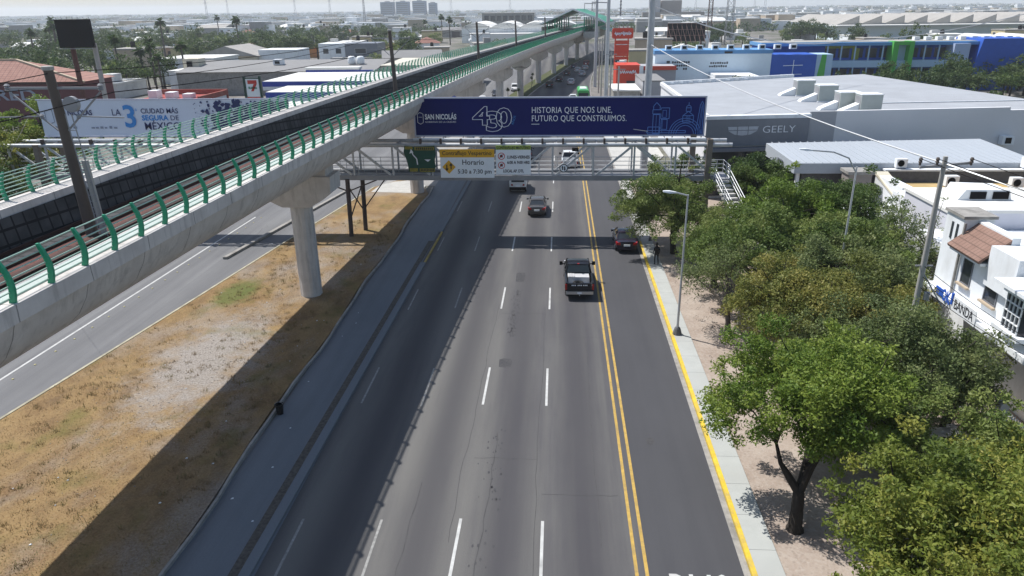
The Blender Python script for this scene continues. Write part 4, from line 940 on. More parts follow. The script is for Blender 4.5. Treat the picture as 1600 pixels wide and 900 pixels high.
person(7.75, 53.9, 0.3, 'person in dark clothes standing on the sidewalk at the edge of the mesquite tree shade')

# black plastic bucket on the busway kerb
r = empty('waste_bucket', (-14.0,31.0,0), 'small black bucket standing on the busway kerb in the viaduct shadow', 'bucket')
b = MB(); b.lathe([(0.16,0.01),(0.2,0.5),(0.235,0.52),(0.235,0.56),(0.19,0.56),(0.15,0.06)], (-13.85,31,0), 14); b.build('tub', M['bucket'], r, smooth=True)
b = MB(); b.tube([(-13.85+0.21*math.cos(R(a)),31,0.52+0.16*math.sin(R(a))) for a in range(0,181,20)], 0.012, 5); b.build('handle', M['galv_dark'], r)
lt = MB(); rr_ = random.Random(8)
for i in range(10):
    x, y = rr_.uniform(-13.6,-12), rr_.uniform(17,45); a = rr_.uniform(0.02,0.06); lt.hexa([(x-a,y-a,0.01),(x+a,y-a*.5,0.01),(x+a*.8,y+a,0.01),(x-a*.6,y+a,0.01)],[(x-a*.7,y-a*.7,0.03),(x+a*.7,y-a*.4,0.035),(x+a*.5,y+a*.6,0.03),(x-a*.4,y+a*.6,0.028)])
for i in range(34):
    x, y = rr_.uniform(-25,-15), rr_.uniform(18,60); a = rr_.uniform(0.02,0.06); lt.hexa([(x-a,y-a,0.115),(x+a,y-a*.5,0.115),(x+a*.8,y+a,0.115),(x-a*.6,y+a,0.115)],[(x-a*.7,y-a*.7,0.15),(x+a*.7,y-a*.4,0.16),(x+a*.5,y+a*.6,0.15),(x-a*.4,y+a*.6,0.15)])
o = lt.build('litter', M['white']); o['kind'] = 'stuff'
st = MB(); rr_ = random.Random(18)
for i in range(900):
    x, y = rr_.gauss(-20.2,2.1), rr_.gauss(36.5,5.5)
    if not (ML(y)+0.3 < x < -14.6): continue
    a = rr_.uniform(0.012,0.038); st.hexa([(x-a,y-a,0.11),(x+a,y-a*.5,0.11),(x+a*.8,y+a,0.11),(x-a*.6,y+a,0.11)],[(x-a*.6,y-a*.5,0.12+a*.7),(x+a*.6,y-a*.4,0.12+a*.8),(x+a*.4,y+a*.5,0.12+a*.7),(x-a*.3,y+a*.5,0.12+a*.6)])
o = st.build('gravel_stones', mat('pale_stones', (0.34,0.31,0.28), 0.95, 0.35, 3)); o['kind'] = 'stuff'

# ------------------------------------------------------------------ vegetation
def leaf_mat(name, a, b, c):
    m = bpy.data.materials.new(name); m.use_nodes = True; t = m.node_tree; L = t.links.new
    bs = t.nodes['Principled BSDF']; bs.inputs['Roughness'].default_value = 0.55; bs.inputs['Specular IOR Level'].default_value = 0.25
    at = t.nodes.new('ShaderNodeAttribute'); at.attribute_name = 'tone'
    oi = t.nodes.new('ShaderNodeObjectInfo'); ad = t.nodes.new('ShaderNodeMath'); ad.operation = 'MULTIPLY_ADD'
    L(oi.outputs['Random'], ad.inputs[0]); ad.inputs[1].default_value = 0.25; 
    sb = t.nodes.new('ShaderNodeMath'); sb.operation = 'SUBTRACT'; L(at.outputs['Fac'], sb.inputs[0]); sb.inputs[1].default_value = 0.125; L(sb.outputs[0], ad.inputs[2])
    cr = t.nodes.new('ShaderNodeValToRGB'); cr.color_ramp.elements[0].color = (*a,1); cr.color_ramp.elements[1].color = (*c,1)
    e = cr.color_ramp.elements.new(0.5); e.color = (*b,1)
    L(ad.outputs[0], cr.inputs[0]); L(cr.outputs[0], bs.inputs['Base Color'])
    tr = t.nodes.new('ShaderNodeBsdfTranslucent'); L(cr.outputs[0], tr.inputs[0])
    mx = t.nodes.new('ShaderNodeMixShader'); mx.inputs[0].default_value = 0.36; L(bs.outputs[0], mx.inputs[1]); L(tr.outputs[0], mx.inputs[2])
    L(mx.outputs[0], t.nodes['Material Output'].inputs[0]); return m
LEAF = {
 'bright': leaf_mat('bright_green_leaves', (0.075, 0.128, 0.02), (0.145, 0.22, 0.034), (0.24, 0.3, 0.052)),
 'yellow': leaf_mat('yellow_green_leaves', (0.095, 0.135, 0.023), (0.19, 0.23, 0.04), (0.33, 0.31, 0.065)),
 'grey': leaf_mat('grey_green_leaves', (0.095, 0.128, 0.045), (0.165, 0.21, 0.075), (0.26, 0.285, 0.11)),
 'olive': leaf_mat('olive_leaves', (0.095, 0.118, 0.028), (0.18, 0.2, 0.048), (0.31, 0.275, 0.075)),
 'dark': leaf_mat('dark_green_leaves', (0.04, 0.075, 0.018), (0.075, 0.125, 0.03), (0.125, 0.175, 0.043)),
 'mesq': leaf_mat('feathery_mesquite_leaves', (0.08, 0.128, 0.03), (0.15, 0.21, 0.05), (0.24, 0.275, 0.08)),
 'city': leaf_mat('city_tree_leaves', (0.034, 0.068, 0.02), (0.066, 0.106, 0.032), (0.11, 0.148, 0.05)),
}
def leaf_cloud(cl, n, size, seed, up=0.9, aspect=0.45):
    """cl: list of (x,y,z,r,tone); n leaves per unit; returns vertices, quads, tone"""
    g = np.random.default_rng(seed); P = []; T = []
    for (x,y,z,r,t) in cl:
        k = max(6, int(n*r*r)); d = g.normal(size=(k,3)); d /= np.linalg.norm(d,axis=1)[:,None]
        rad = r*g.random(k)**0.45
        q = d*rad[:,None]; q[:,2] *= 0.72; P.append(q+np.array([x,y,z])); T.append(np.clip(t+g.normal(0,0.13,k),0,1))
    P = np.concatenate(P); T = np.concatenate(T); k = len(P)
    nrm = g.normal(size=(k,3)); nrm[:,2] += up; nrm /= np.linalg.norm(nrm,axis=1)[:,None]
    a = np.cross(nrm, g.normal(size=(k,3))); a /= np.linalg.norm(a,axis=1)[:,None]; b = np.cross(nrm, a)
    s = (size*g.uniform(0.55,1.4,k))[:,None]; a = a*s; b = b*s*aspect
    V = np.stack([P-a, P-b*1.0, P+a, P+b], 1).reshape(-1,3); F = np.arange(4*k).reshape(-1,4)
    return V, F, T
def crown_clumps(c, R_, H, n, seed, rmin=0.5, rmax=1.0, lean=(0,0), hollow=0.5):
    r = random.Random(seed); out = []; lob = [(r.uniform(0,6.28), r.uniform(0.6,1.25)) for _ in range(8)]; vl = [(r.uniform(0,6.28), r.uniform(0.65,1.2), r.random()) for _ in range(7)]
    while len(out) < n:
        th = r.uniform(0,2*math.pi); ph = math.asin(r.uniform(-0.35,1)); k = hollow+(1-hollow)*r.random()
        w_ = sum(a*math.exp(-3*(1-math.cos(th-t))) for t, a in lob)/max(0.2,sum(math.exp(-3*(1-math.cos(th-t))) for t, a in lob))
        hv = min(vl, key=lambda q: 1-math.cos(th-q[0]) + (0.3 if ph > 1.1 else 0))
        spr = r.random() < 0.22
        if spr: k = r.uniform(0.98, 1.16)
        x = math.cos(th)*math.cos(ph)*R_*k*w_; y = math.sin(th)*math.cos(ph)*R_*k*w_; z = math.sin(ph)*H*k*(0.85+0.3*r.random())*hv[1]
        out.append((c[0]+x+lean[0]*z, c[1]+y+lean[1]*z, c[2]+z, (r.uniform(rmin*0.45,rmin*0.8) if spr else r.uniform(rmin,rmax)*0.86)*(R_/3.2)**0.4, min(1,max(0,0.25*hv[2]+0.75*r.random()+(0.12 if spr else 0)))))
    return out
def tree(name, x, y, h, R_, kind, label, seed, trunk=0.22, fork=None, n=46, leaf=0.13, dens=420, H=None, cz=None, group=None, bark='bark', lean=(0,0), hollow=0.5, off=(0,0), cat='tree', bare=0, spread=False):
    r = random.Random(seed); root = empty(name, (x,y,0.04), label, cat, group)
    cz = cz if cz is not None else h*0.55; H = H if H is not None else h-cz
    fork = fork or cz*0.45
    cx, cy = x+off[0], y+off[1]
    cl = crown_clumps((cx,cy,cz), R_, H, n, seed, lean=lean, hollow=hollow)
    b = MB(); kx, ky = r.uniform(-.15,.15), r.uniform(-.15,.15)
    b.tube([(x,y,0.0),(x+kx*0.4,y+ky*0.4,fork*0.15),(x+kx,y+ky,fork*0.6),(x+kx+off[0]*0.15,y+ky+off[1]*0.15,fork)], [trunk*1.5,trunk*1.1,trunk*0.95,trunk*0.9], 10)
    f = Vector((x+kx+off[0]*0.15,y+ky+off[1]*0.15,fork-0.05)); limbs = r.sample(cl, min(len(cl), 9)); tw = r.sample(cl, min(len(cl), 26+bare))
    mains = []
    if spread:
        limbs = sorted(cl, key=lambda q: q[2])[:40]; limbs = [min(limbs, key=lambda q: (q[0]-cx-dx*R_)**2+(q[1]-cy-dy*R_)**2) for dx, dy in ((-0.45,-0.1),(0.55,-0.1),(0.2,0.6))]
    for i, q in enumerate(limbs[:5]):
        e = Vector(q[:3]); m_ = f.lerp(e,0.5)+Vector((r.uniform(-.4,.4),r.uniform(-.4,.4),r.uniform(-0.1,.5)))
        b.tube([f, f.lerp(m_,0.5)+Vector((r.uniform(-.1,.1),r.uniform(-.1,.1),0.12)), m_, e], [trunk*0.72,trunk*0.58,trunk*0.38,trunk*0.12], 8); mains.append(m_); mains.append(m_.lerp(e,0.5))
    for q in tw:
        e = Vector(q[:3]); m0 = min(mains, key=lambda p: (p-e).length)
        m_ = m0.lerp(e,0.5)+Vector((r.uniform(-.25,.25),r.uniform(-.25,.25),r.uniform(0,.3))); b.tube([m0,m_,e], [trunk*0.22,trunk*0.13,trunk*0.05], 5)
    b.build('trunk', M[bark], root, smooth=True)
    V, F, T = leaf_cloud(cl, dens, leaf, seed)
    np_mesh('crown', V, F, LEAF[kind], root, T)
    return root
tree('street_tree', 9.3, 23.3, 6.9, 3.9, 'bright', 'bright green tree with dark forked trunk on the pink gravel beside the sidewalk', 11, trunk=0.25, fork=1.5, n=162, leaf=0.075, dens=900, cz=4.0, H=2.9, off=(0.75,2.6), spread=True)
tree('street_tree', 12.2, 17.3, 6.9, 4.7, 'yellow', 'large yellow green tree filling the bottom right corner', 23, n=202, leaf=0.078, dens=850, cz=3.7, H=3.2, trunk=0.28)
tree('street_tree', 17.4, 20.2, 6.6, 4.0, 'yellow', 'yellow tipped tree at the right edge behind the corner tree', 25, n=135, leaf=0.080, dens=800, cz=3.7, H=2.9, trunk=0.24)
tree('street_tree', 15.2, 30.0, 6.5, 4.4, 'grey', 'thin grey green tree with bare twigs in front of the white corner house', 31, n=129, leaf=0.07, dens=640, cz=3.6, H=2.9, bark='bark_grey', bare=24, trunk=0.2)
tree('street_tree', 13.3, 36.6, 6.9, 4.6, 'olive', 'olive brown tree behind the bright green tree and before the utility pole', 37, n=135, leaf=0.080, dens=760, cz=3.8, H=3.0, trunk=0.24)
tree('street_tree', 12.9, 29.3, 5.6, 3.2, 'bright', 'low green tree filling the gap behind the dark forked trunk', 41, n=94, leaf=0.08, dens=760, cz=3.0, H=2.5, trunk=0.2)
tree('street_tree', 15.4, 24.6, 5.2, 3.0, 'mesq', 'low dull green shrub tree beside the pale car roof at right', 43, n=83, leaf=0.08, dens=700, cz=2.8, H=2.3, trunk=0.18)
tree('street_tree', 10.6, 41.4, 5.6, 3.3, 'grey', 'dry twiggy tree with grey branches behind the short concrete post', 47, n=54, leaf=0.065, dens=360, cz=3.1, H=2.4, bark='bark_grey', bare=60, trunk=0.17, off=(-0.5,0.2))
tree('street_tree', 13.2, 45.2, 6.2, 4.0, 'mesq', 'mid green tree behind the dry twiggy tree', 53, n=124, leaf=0.085, dens=700, cz=3.8, H=3.0)
tree('street_tree', 16.6, 51.4, 6.8, 4.3, 'bright', 'broad fresh green tree right of the footbridge stairs', 59, n=148, leaf=0.095, dens=640, cz=4.1, H=3.2)
tree('street_tree', 18.2, 45.0, 7.2, 4.7, 'mesq', 'dull green tree between the broad tree and the utility pole', 61, n=148, leaf=0.09, dens=640, cz=3.9, H=3.2)
tree('street_tree', 16.6, 40.2, 6.8, 4.2, 'grey', 'dusty green tree between the twiggy tree and the olive brown tree', 63, n=121, leaf=0.08, dens=640, cz=3.7, H=3.0)
tree('street_tree', 11.4, 49.4, 5.7, 3.4, 'mesq', 'small feathery tree between the person and the broad tree by the stairs', 57, n=100, leaf=0.075, dens=640, cz=3.0, H=2.7)
tree('street_tree', 18.3, 30.6, 5.2, 2.7, 'grey', 'dusty low tree hiding the ground floor of the white corner house', 58, n=70, leaf=0.075, dens=640, cz=2.7, H=2.5)
tree('mesquite_tree', 9.6, 57.0, 7.2, 4.7, 'mesq', 'feathery mesquite tree under the right end of the footbridge leaning over the road', 67, n=148, leaf=0.08, dens=760, cz=3.5, H=3.6, off=(-0.5,0.5), hollow=0.3, trunk=0.24)
tree('street_tree', 20.6, 53.0, 8.0, 4.2, 'dark', 'rounded dark green tree before the brown chimney house', 71, n=129, leaf=0.09, dens=640, cz=4.4, H=3.4)
tree('street_tree', 22.8, 45.8, 7.2, 3.5, 'grey', 'sparse pale tree with gaps left of the grey utility pole', 73, n=75, leaf=0.075, dens=340, cz=3.8, H=3.2, bark='bark_grey', bare=40)
tree('street_tree', 18.2, 67.0, 7.0, 3.7, 'dark', 'dark bushy tree behind the footbridge landing', 79, n=108, leaf=0.1, dens=560, cz=3.6, H=3.2)
tree('street_tree', 13.6, 70.5, 6.0, 3.0, 'dark', 'shaded dark tree below the navy banner right end', 83, n=75, leaf=0.1, dens=540, cz=3.2, H=2.6)
tree('climbing_shrub', 21.2, 25.4, 3.6, 2.1, 'olive', 'reddish olive shrub at the right edge by the white fence', 89, n=54, leaf=0.075, dens=640, cz=1.8, H=1.7, cat='shrub', trunk=0.1)
tree('street_tree', 17.0, 37.0, 6.0, 3.2, 'olive', 'yellowish tree touching the white corner house', 97, n=102, leaf=0.08, dens=680, cz=3.1, H=2.7)
tree('street_tree', -50.2, 63.5, 10.8, 4.6, 'yellow', 'sunlit green tree at the left edge beside the pale blue banner', 101, n=108, leaf=0.13, dens=340, cz=6.2, H=4.4)
tree('street_tree', -51.5, 69.0, 11.0, 5.0, 'bright', 'tall fresh green tree at the left edge behind the sunlit one', 102, n=94, leaf=0.14, dens=300, cz=6.4, H=4.4)
tree('street_tree', -45.4, 53.5, 8.4, 4.2, 'dark', 'dark green tree at the left edge low behind the railing', 103, n=94, leaf=0.13, dens=330, cz=4.6, H=3.6)
tree('street_tree', -47.0, 57.6, 6.6, 2.8, 'dark', 'shaded dark shrubby tree below the pale blue banner left end', 105, n=54, leaf=0.13, dens=320, cz=3.4, H=2.8)
# small weeds by the parked sedan, twigs on the gravel
tw = MB(); rr_ = random.Random(3)
for i in range(60):
    x, y = rr_.uniform(8.6,12.5), rr_.uniform(38,54); a = rr_.uniform(0,6.28); l = rr_.uniform(0.2,0.6)
    tw.tube([(x,y,0.06),(x+math.cos(a)*l*0.5,y+math.sin(a)*l*0.5,0.06+rr_.uniform(0.02,0.3)),(x+math.cos(a)*l,y+math.sin(a)*l,0.07)], 0.008, 4)
o = tw.build('fallen_twigs', M['bark_grey']); o['kind'] = 'stuff'
# dry grass blades over the near median
gg = np.random.default_rng(4); k = 60000
yy = 17+ (62-17)*gg.random(k)**1.3; ml = np.interp(yy, [-60,29.6,42,66,81], [-41,-27.6,-25.8,-22.8,-20.4]); xx = ml+0.1+(-14.35-ml-0.1)*gg.random(k)
dens_ = np.sin(xx*0.9+yy*0.31)+np.sin(yy*0.63-xx*0.37+1)+0.8*np.sin(xx*2.3+yy*1.1)
keep = (((xx+20.2)/3.0)**2+((yy-36.6)/6.2)**2 > 1) & (gg.random(k) < 0.35+0.35*(dens_+2.8)/5.6); xx, yy, dens_ = xx[keep], yy[keep], dens_[keep]; k = len(xx)
a = gg.random(k)*6.283; hh = gg.uniform(0.02,0.07,k); ln = gg.uniform(0.03,0.10,k)
P = np.stack([xx,yy,np.full(k,0.115)],1); w_ = np.stack([np.cos(a),np.sin(a),np.zeros(k)],1)*0.016; t_ = np.stack([-np.sin(a)*ln,np.cos(a)*ln,hh],1)
V = np.stack([P-w_,P+w_,P+t_],1).reshape(-1,3); F = np.arange(3*k).reshape(-1,3)
nt_ = 1500; ty = 17+(66-17)*gg.random(nt_)**1.2; tl = np.interp(ty, [-60,29.6,42,66,81], [-41,-27.6,-25.8,-22.8,-20.4]); tx = tl+0.2+(-14.5-tl-0.2)*gg.random(nt_)
kp = np.sin(tx*0.7+ty*0.2)+np.sin(ty*0.45-tx*0.5)+gg.normal(0,0.9,nt_) > 0.2; tx, ty = tx[kp], ty[kp]; nb = 16; tx = np.repeat(tx,nb)+gg.normal(0,0.10,len(tx)*nb); ty = np.repeat(ty,nb)+gg.normal(0,0.10,len(ty)*nb); k2 = len(tx)
a2 = gg.random(k2)*6.283; h2 = gg.uniform(0.06,0.2,k2); P2 = np.stack([tx,ty,np.full(k2,0.115)],1); w2 = np.stack([np.cos(a2),np.sin(a2),np.zeros(k2)],1)*0.012; t2_ = np.stack([-np.sin(a2)*0.1,np.cos(a2)*0.1,h2],1)
V2 = np.stack([P2-w2,P2+w2,P2+t2_],1).reshape(-1,3); F = np.concatenate([F, np.arange(3*k2).reshape(-1,3)+len(V)]); V = np.concatenate([V,V2]); tone2 = np.clip(np.repeat(gg.random(k2//nb),nb)+gg.normal(0,0.1,k2),0,1)
gl = leaf_mat('dry_grass_blades', (0.165, 0.105, 0.048), (0.27, 0.19, 0.09), (0.18, 0.165, 0.062))
o = np_mesh('grass', V, F, gl, None, np.concatenate([np.clip(0.5+0.18*dens_+gg.normal(0,0.2,k),0,1), tone2]), nside=3); o['kind'] = 'stuff'

# ------------------------------------------------------------------ buildings on the right
def membrane():
    g = NT('grey_roof_membrane', 0.75); X, Y, Z = g.sep()
    n = g.noise(g.map((1,1,1)), 0.25, 7, 0.7); c = g.mix(g.rng(n, 0.35, 0.7), (0.37,0.385,0.405), (0.30,0.31,0.325))
    sm = g.math('LESS_THAN', g.math('FRACT', g.math('DIVIDE', g.math('SUBTRACT', Y, g.math('MULTIPLY', X, 0.131)), 1.9)), 0.03)
    c = g.mix(g.math('MULTIPLY', sm, 0.35), c, (0.25,0.26,0.28))
    c = g.mix(g.rng(g.noise(g.map((1,0.5,1),(4,4,0)), 0.35, 8, 0.75), 0.6, 0.72, 0, 0.5), c, (0.24,0.23,0.22))
    return g.done(c)
M['roof_grey'] = membrane()
M['wall_grey'] = mat('blue_grey_render', (0.69, 0.685, 0.69), 0.8, 0.05, 0.6, stain=0.2, stain_scale=0.3, stain_col=(0.3,0.31,0.33))
M['wall_mid'] = mat('mid_grey_render', (0.38, 0.38, 0.395), 0.8, 0.05, 0.6)
M['clad_dark'] = mat('dark_grey_cladding', (0.185, 0.195, 0.22), 0.45, 0.08, 1)
M['ac_grey'] = mat('ac_casing', (0.42, 0.45, 0.42), 0.6, 0.06, 1.5)
M['brick_dark'] = mat('dark_block_wall', (0.10, 0.10, 0.105), 0.9, 0.3, 3)
M['taupe'] = mat('taupe_render', (0.24, 0.21, 0.19), 0.85, 0.1, 1.5)
M['ochre'] = mat('ochre_roof_coating', (0.46, 0.33, 0.15), 0.85, 0.15, 1, stain=0.4, stain_scale=0.4, stain_col=(0.4,0.35,0.25))
M['red_roof'] = mat('red_roof_coating', (0.32, 0.045, 0.035), 0.8, 0.12, 1, stain=0.3, stain_scale=0.5, stain_col=(0.2,0.07,0.05))
M['cream'] = mat('cream_render', (0.60, 0.55, 0.43), 0.85, 0.08, 1, stain=0.3)
M['maroon'] = mat('maroon_render', (0.115, 0.035, 0.040), 0.8, 0.1, 0.8)
M['tile_pink'] = roof_tile_mat('pink_clay_tiles', (0.30,0.14,0.105), (0.40,0.21,0.16), 0.9, 0.32, 'X')
M['tile_brown'] = roof_tile_mat('brown_clay_tiles', (0.20,0.115,0.085), (0.27,0.165,0.125), 0.28, 0.24, 'Y')
M['blue_wall'] = mat('strong_blue_paint', (0.024, 0.10, 0.46), 0.65, 0.08, 0.8)
M['blue_mid'] = mat('mid_blue_paint', (0.12, 0.30, 0.55), 0.65, 0.08, 0.8)
M['blue_pale'] = mat('pale_blue_paint', (0.40, 0.56, 0.72), 0.7, 0.05, 0.8)
M['blue_white'] = mat('very_pale_blue_paint', (0.74, 0.84, 0.90), 0.7, 0.04, 0.8)
M['green_wall'] = mat('lime_green_paint', (0.09, 0.42, 0.07), 0.65, 0.08, 0.8)
M['lime_wall'] = mat('olive_lime_paint', (0.33, 0.36, 0.06), 0.65, 0.08, 0.8)
M['blue_stripe'] = mat('royal_blue_band', (0.022, 0.055, 0.36), 0.5, 0.05)
M['red_sign'] = mat('red_orange_sign', (0.62, 0.055, 0.022), 0.5, 0.06)
M['asb'] = mat('fibre_cement_roof', (0.36, 0.34, 0.31), 0.9, 0.15, 0.8, stain=0.5, stain_scale=0.15, stain_col=(0.2,0.185,0.17))
M['grey_shed'] = mat('grey_shed_roof', (0.235, 0.23, 0.225), 0.9, 0.12, 0.6, stain=0.4, stain_scale=0.15, stain_col=(0.15,0.145,0.14))
M['white_roof'] = mat('white_roof_coating', (0.72, 0.71, 0.67), 0.8, 0.08, 0.6, stain=0.4, stain_scale=0.3, stain_col=(0.45,0.43,0.39))
M['tan'] = mat('tan_render', (0.46, 0.37, 0.27), 0.85, 0.1, 1)
M['peach'] = mat('peach_render', (0.52, 0.33, 0.22), 0.85, 0.1, 1)

def part(p, name, m, x0, x1, y0, y1, z0, z1):
    b = MB(); b.box(x0,x1,y0,y1,z0,z1); return b.build(name, m, p)
def window(p, x0, x1, y, z0, z1, facing='-y', m='glass_win', fr='white'):
    """pane set in a frame 5 cm proud of the wall"""
    b = MB(); t = 0.06
    if facing == '-y':
        b.box(x0,x1,y-0.05,y+0.02,z0,z0+t); b.box(x0,x1,y-0.05,y+0.02,z1-t,z1); b.box(x0,x0+t,y-0.05,y+0.02,z0+t,z1-t); b.box(x1-t,x1,y-0.05,y+0.02,z0+t,z1-t)
        o = b.build('window', M[fr], p); b = MB(); b.box(x0+t,x1-t,y-0.02,y+0.01,z0+t,z1-t); b.build('pane', M[m], o)
    else:   # facing -x : wall plane x = y argument, extent in y is x0..x1
        b.box(y-0.05,y+0.02,x0,x1,z0,z0+t); b.box(y-0.05,y+0.02,x0,x1,z1-t,z1); b.box(y-0.05,y+0.02,x0,x0+t,z0+t,z1-t); b.box(y-0.05,y+0.02,x1-t,x1,z0+t,z1-t)
        o = b.build('window', M[fr], p); b = MB(); b.box(y-0.02,y+0.01,x0+t,x1-t,z0+t,z1-t); b.build('pane', M[m], o)
    return o
def ac_unit(x, y, z, s, label, rz=0.0, big=False):
    r = empty('ac_unit', (x,y,z), None)
    b = MB(); b.box(x-0.45*s,x+0.45*s,y-0.25*s,y+0.25*s,z+0.08,z+0.08+0.75*s); b.build('casing', M['white'], r)
    b = MB(); b.tube([(x-0.08*s,y-0.25*s-0.02,z+0.08+0.38*s),(x-0.08*s,y-0.25*s-0.005,z+0.08+0.38*s)], 0.28*s, 14); b.build('fan_grille', M['black'], r)
    b = MB(); b.box(x-0.4*s,x-0.3*s,y-0.24*s,y+0.24*s,z,z+0.08); b.box(x+0.3*s,x+0.4*s,y-0.24*s,y+0.24*s,z,z+0.08); b.build('foot_rail', M['galv_dark'], r)
    return tag(r, label, 'air conditioner', 'white air conditioners on the right roofs')

# car dealership
D = empty('car_dealership', (16,76,0), 'large grey flat roofed car dealership with dark sign wall right of the navy banner', 'building')
poly = [(15.0,75.4),(44.0,79.2),(58.0,81.0),(55.0,91.5),(49.4,125.2),(36.8,120.4),(14.9,109.6)]
b = MB(); b.prism(poly, 0.0, 8.2); b.build('wall', M['wall_grey'], D)
b = MB(); b.prism([(15.4,75.9),(57.6,81.4),(54.6,91.3),(49.2,124.7),(36.9,119.9),(15.3,109.2)], 8.203, 8.26); b.build('roof', M['roof_grey'], D)
fl = lambda x: 75.4+(x-15)*0.131
def face_box(p, name, m, x0, x1, d0, d1, z0, z1):
    b = MB(); b.hexa([(x0,fl(x0)-d1,z0),(x1,fl(x1)-d1,z0),(x1,fl(x1)-d0,z0),(x0,fl(x0)-d0,z0)],[(x0,fl(x0)-d1,z1),(x1,fl(x1)-d1,z1),(x1,fl(x1)-d0,z1),(x0,fl(x0)-d0,z1)]); return b.build(name, m, p)
face_box(D, 'parapet', M['white'], 14.9, 25.7, -0.45, 0.33, 8.2, 8.55)
face_box(D, 'parapet', M['wall_grey'], 28.4, 46.8, -0.4, 0.02, 8.2, 8.75)
face_box(D, 'parapet', M['wall_grey'], 46.82, 57.9, -0.4, 0.0, 8.2, 8.45)
b = MB(); b.bar((15.05,75.6,8.42),(14.95,109.5,8.42),0.5,0.42); b.build('parapet', M['wall_grey'], D)
b = MB(); b.bar((14.95,109.6,8.45),(36.8,120.4,8.45),0.4,0.5); b.build('parapet', M['white'], D)
for k in range(9):
    b = MB(); x = 16+k*1.5; y = 109.9+(x-14.95)*0.494; b.box(x,x+0.7,y-0.6,y-0.25,8.3,8.55); b.build('roof_vent', M['white'], D)
sg = face_box(D, 'sign_wall', M['clad_dark'], 15.0, 25.6, 0.02, 0.3, 5.5, 8.19)
face_box(D, 'wall_panel', M['wall_mid'], 25.62, 28.4, 0.004, 0.03, 0.0, 8.74)
face_box(D, 'canopy_edge', M['clad_dark'], 15.0, 25.6, 0.02, 0.8, 5.0, 5.35)
face_box(D, 'shop_window', M['glass_win'], 15.3, 25.3, 0.004, 0.05, 0.3, 4.9)
rv = Vector((1,0.131,0)).normalized(); nv = Vector((rv.y,-rv.x,0))
P0 = lambda x, z: Vector((x, fl(x)-0.33, z))
b = MB(); put_text(b, 'GEELY', P0(20.75,6.78), rv, (0,0,1), size=1.0, bold=-0.01, width=3.4); b.build('sign_lettering', M['print_white'], sg)
b = MB(); L_ = [P0(17.2,7.45),P0(20.35,7.45),P0(20.25,7.0),P0(19.6,6.65),P0(18.75,6.55),P0(17.95,6.65),P0(17.3,7.0)]
b.add(L_, [tuple(range(7))]); em = b.build('emblem', mat('silver_emblem', (0.48,0.50,0.54), 0.4, 0.1), sg)
b = MB()
for x in (18.2,19.3): b.bar(P0(x,6.5)+nv*0.02, P0(x,7.5)+nv*0.02, 0.07, 0.02, upv=(0,1,0))
b.bar(P0(17.2,7.08)+nv*0.02, P0(20.3,7.08)+nv*0.02, 0.07, 0.02, upv=(0,1,0)); b.build('emblem_line', M['clad_dark'], em)
def cooler(x, y, label):
    r = empty('rooftop_cooler', (x,y,8.26), label, 'air conditioner', 'grey boxy coolers on the dealership roof')
    part(r, 'casing', M['ac_grey'], x-1.0, x+1.15, y-0.9, y+0.9, 8.4, 10.1)
    part(r, 'lid', M['white'], x-1.05, x+1.2, y-0.95, y+0.95, 10.1, 10.18)
    part(r, 'louvre_panel', M['galv_dark'], x-1.03, x-1.001, y-0.75, y+0.75, 8.6, 9.95)
    b = MB(); b.hexa([(x-2.9,y-0.6,8.265),(x-1.0,y-0.6,8.265),(x-1.0,y+0.6,8.265),(x-2.9,y+0.6,8.265)],[(x-2.7,y-0.55,8.5),(x-1.04,y-0.6,9.2),(x-1.04,y+0.6,9.2),(x-2.7,y+0.55,8.5)]); b.build('duct', M['white'], r)
    part(r, 'plinth', M['white'], x-1.1, x+1.5, y-1.0, y-0.7, 8.265, 8.4)
for (x, y, q) in ((30.6,95.5,'farthest of the four grey rooftop coolers, its top cut by trees behind'),(31.2,89.3,'second of the four grey rooftop coolers counted from the back'),(31.0,82.0,'third rooftop cooler, half hidden behind the nearest one'),(32.4,79.9,'nearest of the four grey rooftop coolers with white sloping duct')): cooler(x, y, q)
r = empty('roof_pipe', (40,90,8.3), 'thin white pipe running across the grey dealership roof', 'pipe'); b = MB(); b.tube([(33.5,86.6,8.34),(54.5,88.9,8.34)], 0.07, 6); b.build('pipe_run', M['white'], r)
r = empty('air_vent', (47.0,78.9,4), 'small white box vent high on the shaded dealership wall', 'vent'); part(r, 'casing', M['white'], 46.2, 47.4, 78.7, 79.4, 5.0, 5.9); part(r, 'grille', M['black'], 46.5, 47.1, 78.66, 78.69, 5.15, 5.75)

W = empty('workshop_wing', (30,68,0), 'low grey workshop wing with standing seam roof and pale fascia before the dealership', 'building')
part(W, 'wall', M['brick_dark'], 21.6, 41.0, 64.9, 73.9, 0.0, 5.1)
b = MB(); b.hexa([(20.7,64.2,5.1),(41.6,64.4,5.1),(41.6,74.6,5.1),(20.4,72.6,5.1)],[(20.7,64.2,6.0),(41.6,64.4,6.0),(41.6,74.6,6.35),(20.4,72.6,6.3)]); b.build('fascia', mat('pale_fascia', (0.42,0.45,0.48), 0.6, 0.05), W)
b = MB()
for k in range(30):
    x = 21.0+k*0.7; b.bar((x,64.35,6.03),(x-0.0,73.0+(x-21)*0.07,6.33),0.05,0.06)
b.hexa([(20.9,64.4,6.004),(41.5,64.5,6.004),(41.5,74.5,6.34),(20.6,72.5,6.29)],[(20.9,64.4,6.02),(41.5,64.5,6.02),(41.5,74.5,6.36),(20.6,72.5,6.31)]); b.build('seam_roof', mat('blue_grey_metal_roof', (0.40,0.43,0.46), 0.55, 0.08, 0.4, stain=0.35, stain_scale=0.2, stain_col=(0.27,0.29,0.32), stretch=(1,0.1,1)), W)
b = MB()
for k in range(4): b.box(20.45,20.52,67.1+k*0.42,67.1+k*0.42+0.26,5.4,5.7)
